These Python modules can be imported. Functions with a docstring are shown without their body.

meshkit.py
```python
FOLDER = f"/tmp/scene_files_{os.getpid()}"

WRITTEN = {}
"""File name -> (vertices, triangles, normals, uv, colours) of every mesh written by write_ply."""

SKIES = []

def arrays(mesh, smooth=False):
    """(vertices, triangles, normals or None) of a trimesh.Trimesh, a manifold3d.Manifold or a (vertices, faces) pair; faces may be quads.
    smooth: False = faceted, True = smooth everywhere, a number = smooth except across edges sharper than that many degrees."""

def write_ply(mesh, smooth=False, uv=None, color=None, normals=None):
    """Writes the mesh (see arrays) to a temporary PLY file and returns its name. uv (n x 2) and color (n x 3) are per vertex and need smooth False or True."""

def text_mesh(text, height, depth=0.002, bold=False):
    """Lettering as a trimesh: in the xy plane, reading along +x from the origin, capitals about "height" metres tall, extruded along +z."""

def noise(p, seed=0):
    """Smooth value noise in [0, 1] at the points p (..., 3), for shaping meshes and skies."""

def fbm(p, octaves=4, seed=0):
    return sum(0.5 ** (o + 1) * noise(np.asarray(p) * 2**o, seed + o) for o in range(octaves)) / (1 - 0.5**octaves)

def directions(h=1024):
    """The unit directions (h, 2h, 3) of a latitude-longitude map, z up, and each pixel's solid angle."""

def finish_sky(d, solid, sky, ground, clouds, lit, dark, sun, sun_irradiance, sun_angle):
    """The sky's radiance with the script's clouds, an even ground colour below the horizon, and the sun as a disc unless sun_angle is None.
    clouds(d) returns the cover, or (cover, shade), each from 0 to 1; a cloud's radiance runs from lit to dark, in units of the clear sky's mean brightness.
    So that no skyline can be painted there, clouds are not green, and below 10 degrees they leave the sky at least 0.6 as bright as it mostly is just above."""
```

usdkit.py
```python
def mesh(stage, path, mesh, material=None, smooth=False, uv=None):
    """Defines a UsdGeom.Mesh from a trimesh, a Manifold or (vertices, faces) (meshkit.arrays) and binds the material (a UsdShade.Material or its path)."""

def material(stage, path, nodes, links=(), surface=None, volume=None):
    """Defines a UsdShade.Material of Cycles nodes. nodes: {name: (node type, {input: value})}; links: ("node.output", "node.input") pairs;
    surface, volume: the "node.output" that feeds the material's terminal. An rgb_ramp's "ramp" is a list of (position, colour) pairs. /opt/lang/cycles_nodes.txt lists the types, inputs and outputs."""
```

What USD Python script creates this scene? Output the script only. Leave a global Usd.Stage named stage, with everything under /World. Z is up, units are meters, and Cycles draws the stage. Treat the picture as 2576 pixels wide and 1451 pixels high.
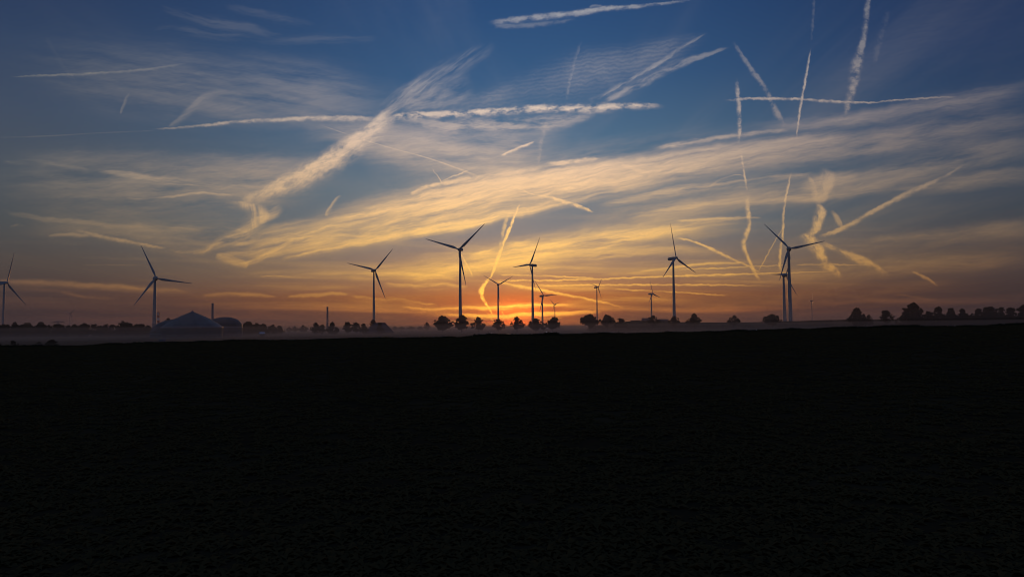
import math, random
import numpy as np
import trimesh
import usdkit, meshkit
from scipy.interpolate import PchipInterpolator
from pxr import Usd, UsdGeom, UsdLux, UsdShade, Gf, Sdf, Vt

stage = Usd.Stage.CreateInMemory()
UsdGeom.Xform.Define(stage, '/World')
UsdGeom.Scope.Define(stage, '/World/Looks')

# ------------------------------------------------------------------ camera
EYE = 2.0                                   # eye height over the field
F = 1932.0                                  # focal length in pixels of the 2576 x 1451 measuring grid
CX, CY = 1288.0, 725.5
PITCH, ROLL = math.atan(95.0 / F), math.radians(0.5)
Rp = np.array([[1, 0, 0], [0, math.cos(PITCH), -math.sin(PITCH)], [0, math.sin(PITCH), math.cos(PITCH)]])
# camera axes in the world: right, up, back
R0 = np.array([[1, 0, 0], [0, 0, -1], [0, 1, 0]], float).T
R0 = np.column_stack([[1, 0, 0], [0, 0, 1], [0, -1, 0]]).astype(float)
cr, sr = math.cos(-ROLL), math.sin(-ROLL)   # camera turned clockwise: the right end of the horizon stands higher
Rr = np.array([[cr, -sr, 0], [sr, cr, 0], [0, 0, 1]])
RC = Rp @ R0 @ Rr
cam = UsdGeom.Camera.Define(stage, '/World/camera')
cam.CreateHorizontalApertureAttr(36.0)
cam.CreateFocalLengthAttr(36.0 * F / 2576)
cam.CreateClippingRangeAttr((0.05, 200000.0))
M = np.eye(4); M[:3, :3] = RC; M[:3, 3] = (0, 0, EYE)
cam.AddTransformOp().Set(Gf.Matrix4d(*M.T.ravel().tolist()))
cam.CreateExposureAttr(0.0)


def ray(x, y):
    """World direction seen at a place of the measuring grid."""
    d = RC @ np.array([(x - CX) / F, (CY - y) / F, -1.0])
    return d / np.linalg.norm(d)


def slope(x, y):
    d = ray(x, y)
    return np.array([d[0] / d[1], d[2] / d[1]])


# ------------------------------------------------------------------ sun and sky
SUN_EL, SUN_AZ = math.radians(0.5), math.radians(0.35)
SUN_DIR = np.array([math.cos(SUN_EL) * math.sin(SUN_AZ), math.cos(SUN_EL) * math.cos(SUN_AZ), math.sin(SUN_EL)])
sun = UsdLux.DistantLight.Define(stage, '/World/sun')
sun.CreateIntensityAttr(0.10)
sun.CreateNormalizeAttr(True)
sun.CreateAngleAttr(0.5)
sun.CreateColorAttr(Gf.Vec3f(1.0, 0.42, 0.14))
zx = SUN_DIR; xx = np.cross([0, 0, 1.0], zx); xx /= np.linalg.norm(xx); yx = np.cross(zx, xx)
S4 = np.eye(4); S4[:3, 0], S4[:3, 1], S4[:3, 2] = xx, yx, zx
sun.AddTransformOp().Set(Gf.Matrix4d(*S4.T.ravel().tolist()))

STRENGTH = 0.1


def lin(r, g, b):
    c = np.array([r, g, b], float) / 255
    return np.where(c <= 0.04045, c / 12.92, ((c + 0.055) / 1.055) ** 2.4)


class Graph:
    """Collects the nodes of one material."""
    def __init__(self):
        self.nodes, self.links, self.k = {}, [], 0

    def n(self, kind, out, **inputs):
        name = 'n%d' % self.k; self.k += 1
        plain = {}
        for key, v in inputs.items():
            key = key.rstrip('_')
            if isinstance(v, tuple) and len(v) == 2 and v[0] == '@':
                self.links.append((v[1], name + '.' + key))
            else:
                plain[key] = v
        self.nodes[name] = (kind, plain)
        return ('@', name + '.' + out)

    def also(self, ref, out):
        return ('@', ref[1].split('.')[0] + '.' + out)

    def m(self, op, a, b=0.0, c=0.0, clamp=False):
        return self.n('math', 'value', math_type=op, value1=a, value2=b, value3=c, use_clamp=clamp)

    def dot(self, a, vec):
        return self.n('vector_math', 'value', math_type='dot_product', vector1=a, vector2=tuple(map(float, vec)))

    def mixc(self, fac, a, b):
        return self.n('mix', 'color', mix_type='mix', fac=fac, color1=a, color2=b)


def build_sky():
    g = Graph()
    tc = g.n('texture_coordinate', 'generated')
    sep = g.n('separate_xyz', 'x', vector=tc)
    dx, dy, dz = sep, g.also(sep, 'y'), g.also(sep, 'z')
    front = g.n('map_range', 'result', range_type='smoothstep', value=dy, from_min=0.05, from_max=0.3, to_min=0.0, to_max=1.0)
    dys = g.m('maximum', dy, 0.05)
    X, Z = g.m('divide', dx, dys), g.m('divide', dz, dys)
    P = g.n('combine_xyz', 'vector', x=X, y=Z, z=1.0)
    # turbulence that frays the edges of every trail: fine, middle, large
    def warp(src, scale, amount, detail=2.0):
        nz = g.n('noise_texture', 'color', dimensions='3D', vector=src, scale=scale, detail=detail, roughness=0.6)
        c = g.n('vector_math', 'vector', math_type='subtract', vector1=nz, vector2=(0.5, 0.5, 0.5))
        return g.n('vector_math', 'vector', math_type='multiply_add', vector1=c, vector2=(amount, amount, 0.0), vector3=src)
    Pf = warp(P, 150.0, 0.0042, 3.0)
    Ps = warp(P, 24.0, 0.010, 3.0)
    Pl = warp(Ps, 12.0, 0.030, 2.0)
    frames = {'n': P, 'f': Pf, 's': Ps, 'l': Pl}

    u = g.m('sqrt', g.m('maximum', dz, 0.0))

    def hramp(stops):
        return g.n('rgb_ramp', 'color', fac=u, ramp=[(math.sqrt(math.sin(math.radians(e))), tuple(c)) for e, c in stops])

    # how far round from the sun
    hl = g.m('sqrt', g.m('add', g.m('multiply', dx, dx), g.m('add', g.m('multiply', dy, dy), 1e-6)))
    caz = g.m('divide', g.m('add', g.m('multiply', dx, math.sin(SUN_AZ)), g.m('multiply', dy, math.cos(SUN_AZ))), hl)
    ang = g.m('arccosine', g.m('minimum', caz, 0.99999))
    side = g.n('map_range', 'result', range_type='smoothstep', value=ang, from_min=0.0, from_max=math.radians(36), to_min=0.0, to_max=1.0)
    right = g.n('map_range', 'result', range_type='smoothstep', value=X, from_min=-0.5, from_max=0.5, to_min=0.0, to_max=1.0)

    clear = g.n('sky_texture', 'color', sky_type='single_scattering', sun_disc=False, sun_elevation=SUN_EL, sun_rotation=SUN_AZ,
                air_density=1.0, aerosol_density=1.5, ozone_density=4.0, altitude=50.0)
    clear = g.n('vector_math', 'vector', math_type='multiply', vector1=clear, vector2=(0.030, 0.036, 0.05))
    mid = hramp([(0, lin(72, 56, 57)), (1.0, lin(106, 69, 58)), (2.2, lin(154, 97, 63)), (4, lin(158, 130, 105)), (7, lin(128, 134, 136)),
                 (10, lin(110, 131, 144)), (14, lin(84, 118, 147)), (18, lin(60, 98, 139)), (23, lin(46, 82, 128)), (40, lin(40, 68, 112)), (90, lin(36, 58, 98))])
    left_ = hramp([(0, lin(44, 40, 46)), (1.0, lin(56, 47, 50)), (2.5, lin(74, 61, 60)), (4.5, lin(84, 76, 72)), (7, lin(80, 84, 86)), (10, lin(80, 88, 97)),
                   (14, lin(70, 83, 103)), (18, lin(55, 73, 102)), (23, lin(40, 58, 93)), (40, lin(36, 54, 88)), (90, lin(36, 58, 98))])
    right_ = hramp([(0, lin(36, 33, 37)), (1.0, lin(46, 40, 43)), (2.5, lin(68, 56, 56)), (4.5, lin(80, 70, 68)), (7, lin(66, 72, 80)), (10, lin(62, 75, 92)),
                    (14, lin(47, 68, 98)), (18, lin(38, 59, 96)), (23, lin(31, 51, 90)), (40, lin(32, 50, 86)), (90, lin(36, 58, 98))])
    base = g.mixc(side, mid, g.mixc(right, left_, right_))
    base = g.mixc(0.15, base, clear)
    back = g.n('map_range', 'result', range_type='smoothstep', value=ang, from_min=math.radians(36), from_max=math.radians(150), to_min=1.0, to_max=1.25)
    base = g.n('vector_math', 'vector', math_type='scale', vector1=base, scale=back)

    # glow of the sun on the horizon
    sx, sz = slope(1298, 800)
    gx = g.m('multiply', g.m('subtract', X, float(sx)), 1 / 0.085)
    gz = g.m('multiply', g.m('subtract', Z, float(sz)), 1 / 0.030)
    gr = g.m('add', g.m('multiply', gx, gx), g.m('multiply', gz, gz))
    glow = g.m('multiply', g.m('exponent', g.m('multiply', gr, -1.0)), front)
    gx2, gz2 = g.m('multiply', gx, 0.38), g.m('multiply', gz, 0.26)
    glow2 = g.m('multiply', g.m('exponent', g.m('multiply', g.m('add', g.m('multiply', gx2, gx2), g.m('multiply', gz2, gz2)), -1.0)), front)
    gx3, gz3 = g.m('multiply', gx, 3.2), g.m('multiply', gz, 1.9)
    glow3 = g.m('multiply', g.m('exponent', g.m('multiply', g.m('add', g.m('multiply', gx3, gx3), g.m('multiply', gz3, gz3)), -1.0)), front)

    def addc(c, f, col):
        s = g.n('vector_math', 'vector', math_type='scale', vector1=tuple(map(float, col)), scale=f)
        return g.n('vector_math', 'vector', math_type='add', vector1=c, vector2=s)
    base = addc(base, glow2, (0.19, 0.052, 0.0))
    base = addc(base, glow, (0.62, 0.080, 0.0))
    base = addc(base, glow3, (1.6, 0.17, 0.0))

    # colour of sunlit ice cloud: gold low near the sun, cream higher, grey far from the sun
    cm = hramp([(0, lin(225, 105, 45)), (1.0, lin(255, 140, 52)), (2.2, lin(255, 176, 72)), (4, lin(255, 190, 94)), (7, lin(255, 200, 124)), (10, lin(254, 207, 156)),
                (14, lin(240, 208, 182)), (18, lin(206, 193, 184)), (23, lin(178, 176, 178)), (50, lin(120, 125, 140)), (90, lin(70, 78, 98))])
    cl = hramp([(0, lin(88, 62, 58)), (1.0, lin(112, 74, 62)), (2.5, lin(128, 90, 68)), (4.5, lin(138, 112, 86)), (7, lin(146, 126, 104)), (10, lin(136, 128, 116)),
                (14, lin(122, 121, 117)), (18, lin(110, 114, 114)), (23, lin(104, 110, 124)), (50, lin(62, 70, 90)), (90, lin(50, 58, 80))])
    cr_ = hramp([(0, lin(80, 56, 52)), (1.0, lin(104, 70, 60)), (2.5, lin(122, 86, 66)), (4.5, lin(142, 110, 80)), (7, lin(140, 120, 100)), (10, lin(132, 120, 110)),
                 (14, lin(122, 116, 118)), (18, lin(120, 118, 122)), (23, lin(108, 112, 122)), (50, lin(62, 70, 90)), (90, lin(50, 58, 80))])
    side2 = g.n('map_range', 'result', range_type='linear', value=ang, from_min=math.radians(5), from_max=math.radians(34), to_min=0.0, to_max=1.0, clamp=True)
    ccol = g.mixc(side2, cm, g.mixc(right, cl, cr_))

    ccol = addc(ccol, glow, (1.2, 0.62, 0.04))
    ccol = addc(ccol, glow2, (0.42, 0.25, 0.04))
    # thin cirrus everywhere, in the plane of the cloud deck
    q = g.m('add', g.m('maximum', dz, 0.0), 0.045)
    Q = g.n('combine_xyz', 'vector', x=g.m('divide', dx, q), y=g.m('divide', dy, q), z=0.0)
    Qr = g.n('mapping', 'vector', vector=Q, rotation=(0, 0, math.radians(-28)), scale=(1.0, 0.22, 1.0))
    n1 = g.n('noise_texture', 'fac', dimensions='3D', vector=Qr, scale=1.1, detail=6.0, roughness=0.62, distortion=0.9)
    n2 = g.n('noise_texture', 'fac', dimensions='3D', vector=Q, scale=0.45, detail=2.0, roughness=0.5)
    veil = g.m('multiply', g.n('map_range', 'result', range_type='smoothstep', value=n1, from_min=0.40, from_max=0.78, to_min=0.0, to_max=1.0),
               g.n('map_range', 'result', range_type='smoothstep', value=n2, from_min=0.30, from_max=0.65, to_min=0.15, to_max=1.0))
    trans = g.m('multiply_add', veil, -0.14, 1.0)
    # long low layers that lie along the horizon
    H = g.n('combine_xyz', 'vector', x=g.m('multiply', X, 3.2), y=g.m('add', g.m('multiply', Z, 62.0), g.m('multiply', X, 1.2)), z=3.7)
    n3 = g.n('noise_texture', 'fac', dimensions='3D', vector=H, scale=1.0, detail=4.0, roughness=0.55, distortion=0.5)
    low = g.n('map_range', 'result', range_type='smoothstep', value=n3, from_min=0.45, from_max=0.75, to_min=0.0, to_max=1.0)
    band = g.n('rgb_ramp', 'color', fac=g.m('multiply', g.m('maximum', Z, 0.0), 5.0), ramp=[(0, (0.1,) * 3), (0.06, (0.5,) * 3), (0.25, (0.55,) * 3), (0.5, (0.25,) * 3), (0.8, (0, 0, 0))])
    low = g.m('multiply', g.m('multiply', low, g.n('separate_color', 'r', color=band)), g.m('multiply', front, g.m('multiply_add', side, -0.6, 1.0)))
    trans = g.m('multiply', trans, g.m('multiply_add', low, -1.0, 1.0))

    FV = g.n('combine_xyz', 'vector', x=g.dot(Ps, (16.0, 6.0, 0)), y=g.dot(Ps, (-28.0, 150.0, 0)), z=9.1)
    fibre = g.n('noise_texture', 'fac', dimensions='3D', vector=FV, scale=1.0, detail=6.0, roughness=0.72, distortion=1.1)
    fibre = g.n('map_range', 'result', range_type='linear', value=fibre, from_min=0.30, from_max=0.68, to_min=0.74, to_max=1.10, clamp=True)
    seed = [0.0]

    def prepare(points, hw, op, warp='f', fx=30.0, fy=60.0, k=0.9, soft=1.0, ripple=False, asym=0.25, taper=0.08):
        """One trail or band of ice cloud: a centre line, half widths and opacities along it (pixels of the measuring grid)."""
        pts = np.array([slope(*p) for p in points])
        hw, op = np.broadcast_to(hw, len(pts)).astype(float), np.broadcast_to(op, len(pts)).astype(float)
        p0, p1 = pts[0], pts[-1]
        L = np.linalg.norm(p1 - p0); e = (p1 - p0) / L; nrm = np.array([-e[1], e[0]])
        tt, ss = (pts - p0) @ e / L, (pts - p0) @ nrm
        T = np.linspace(0, 1, 96)
        c = PchipInterpolator(tt, ss)(T); w = PchipInterpolator(tt, hw)(T) / F * {'s': 1.08, 'l': 1.08, 'n': 0.9, 'f': 0.86}[warp]; o = PchipInterpolator(tt, op)(T)
        edge = np.minimum(1, np.minimum(T, 1 - T) / taper); o = o * edge * edge * (3 - 2 * edge)
        o[0] = o[-1] = 0.0
        line = p0 + np.outer(T * L, e) + np.outer(c, nrm)
        m_ = (w * 1.75)[:, None] + {'n': 0.002, 'f': 0.007, 's': 0.008, 'l': 0.028}[warp]
        seed[0] += 7.31
        return dict(p0=p0, e=e, L=L, nrm=nrm, ramp=[(a_, (x, y, z)) for a_, x, y, z in zip(T, c, w, o)], lo=(line - m_).min(0), hi=(line + m_).max(0),
                    asym=asym, warp=warp, fx=fx, fy=fy, k=k, soft=soft, ripple=ripple, seed=seed[0])

    def draw(trans, q, i):
        """Multiplies the stroke's own opacity into the light that passes."""
        src, e, nrm, p0, L = frames[q['warp']], q['e'], q['nrm'], q['p0'], q['L']
        eps = 1 + i * 1e-6                    # keeps the branches of the tree apart
        t = g.dot(src, (e[0] / L * eps, e[1] / L, -(p0 @ e) / L))
        s = g.dot(src, (nrm[0] * eps, nrm[1], -(p0 @ nrm)))
        r = g.n('rgb_ramp', 'color', fac=t, ramp=q['ramp'])
        sc = g.n('separate_color', 'r', color=r)
        sp = g.m('divide', g.m('subtract', s, sc), g.also(sc, 'g'))
        sp = g.m('maximum', g.m('multiply', sp, 1.0 + q['asym']), g.m('multiply', sp, -1.0 + q['asym']))
        prof = g.m('exponent', g.m('multiply', g.m('multiply', sp, sp), -1.9))
        nv = g.n('combine_xyz', 'vector', x=g.m('multiply', t, float(q['fx'] * L)), y=g.m('multiply', s, float(q['fy'])), z=q['seed'])
        nz = g.n('noise_texture', 'fac', dimensions='3D', vector=nv, scale=1.0, detail=5.0, roughness=0.66)
        nm = g.m('multiply_add', nz, float(5.2 * q['k']), float(1.0 - 2.6 * q['k']))
        v = g.m('multiply', prof, g.m('maximum', g.m('add', nm, 0.05), 0.0))
        if q['ripple']:
            RV = g.n('combine_xyz', 'vector', x=g.dot(Pf, (eps, 0.0, 0)), y=g.dot(Ps, (-0.12, 1.0, 0)), z=0.0)
            wv = g.n('wave_texture', 'fac', wave_type='bands', bands_direction='y', profile='sine', vector=RV, scale=58.0, distortion=6.0, detail=3.0, detail_scale=1.6, detail_roughness=0.6)
            v = g.m('multiply', v, g.m('multiply_add', wv, 0.30, 0.84))
        a = g.n('map_range', 'result', range_type='smoothstep', value=v, from_min=0.06, from_max=float(1.3 * q['soft']), to_min=0.0, to_max=-1.0)
        a = g.m('multiply', a, g.also(sc, 'b'))
        return g.m('multiply_add', trans, a, trans)

    strokes = [prepare(*args[:3], **(args[3] if len(args) > 3 else {})) for args in STROKES]
    leaves = [0]

    def leaf(some):
        leaves[0] += 1
        tr = trans
        for q in some:
            tr = draw(tr, q, leaves[0])
        cover = g.m('multiply', g.m('subtract', 1.0 + leaves[0] * 1e-7, tr), fibre)
        out = g.mixc(cover, base, ccol)
        return g.n('background_shader', 'background', color=g.n('vector_math', 'vector', math_type='scale', vector1=out, scale=1.0 / STRENGTH), strength=STRENGTH)

    def tree(some, lo, hi, depth):
        """Splits the sky into fields so that each look-up runs through the few trails near it only."""
        if len(some) <= 7 or depth == 0:
            return leaf(some)
        best = None
        for ax in (0, 1):
            for f in np.linspace(0.15, 0.85, 15):
                at = lo[ax] + f * (hi[ax] - lo[ax])
                A = [q for q in some if q['lo'][ax] < at]; B = [q for q in some if q['hi'][ax] > at]
                cost = f * len(A) + (1 - f) * len(B)
                if best is None or cost < best[0]:
                    best = cost, ax, at, A, B
        cost, ax, at, A, B = best
        if cost > len(some) * 0.93:
            return leaf(some)
        h1, l2 = hi.copy(), lo.copy(); h1[ax] = l2[ax] = at
        return g.n('mix_closure', 'closure', fac=g.m('greater_than', (X, Z)[ax], float(at)), closure1=tree(A, lo, h1, depth - 1), closure2=tree(B, l2, hi, depth - 1))

    lo, hi = np.array([-0.72, -0.06]), np.array([0.72, 0.52])
    inside = g.m('multiply', g.m('less_than', g.m('absolute', X), 0.75), g.m('greater_than', dy, 0.06))
    bg = g.n('mix_closure', 'closure', fac=inside, closure1=leaf([]), closure2=tree(strokes, lo, hi, 6))
    print('leaves', leaves)
    print('sky nodes', g.k)
    return usdkit.material(stage, '/World/Looks/sky_light', g.nodes, [(a[0] if isinstance(a, list) else a, b) for a, b in g.links], surface=bg[1])


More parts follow.
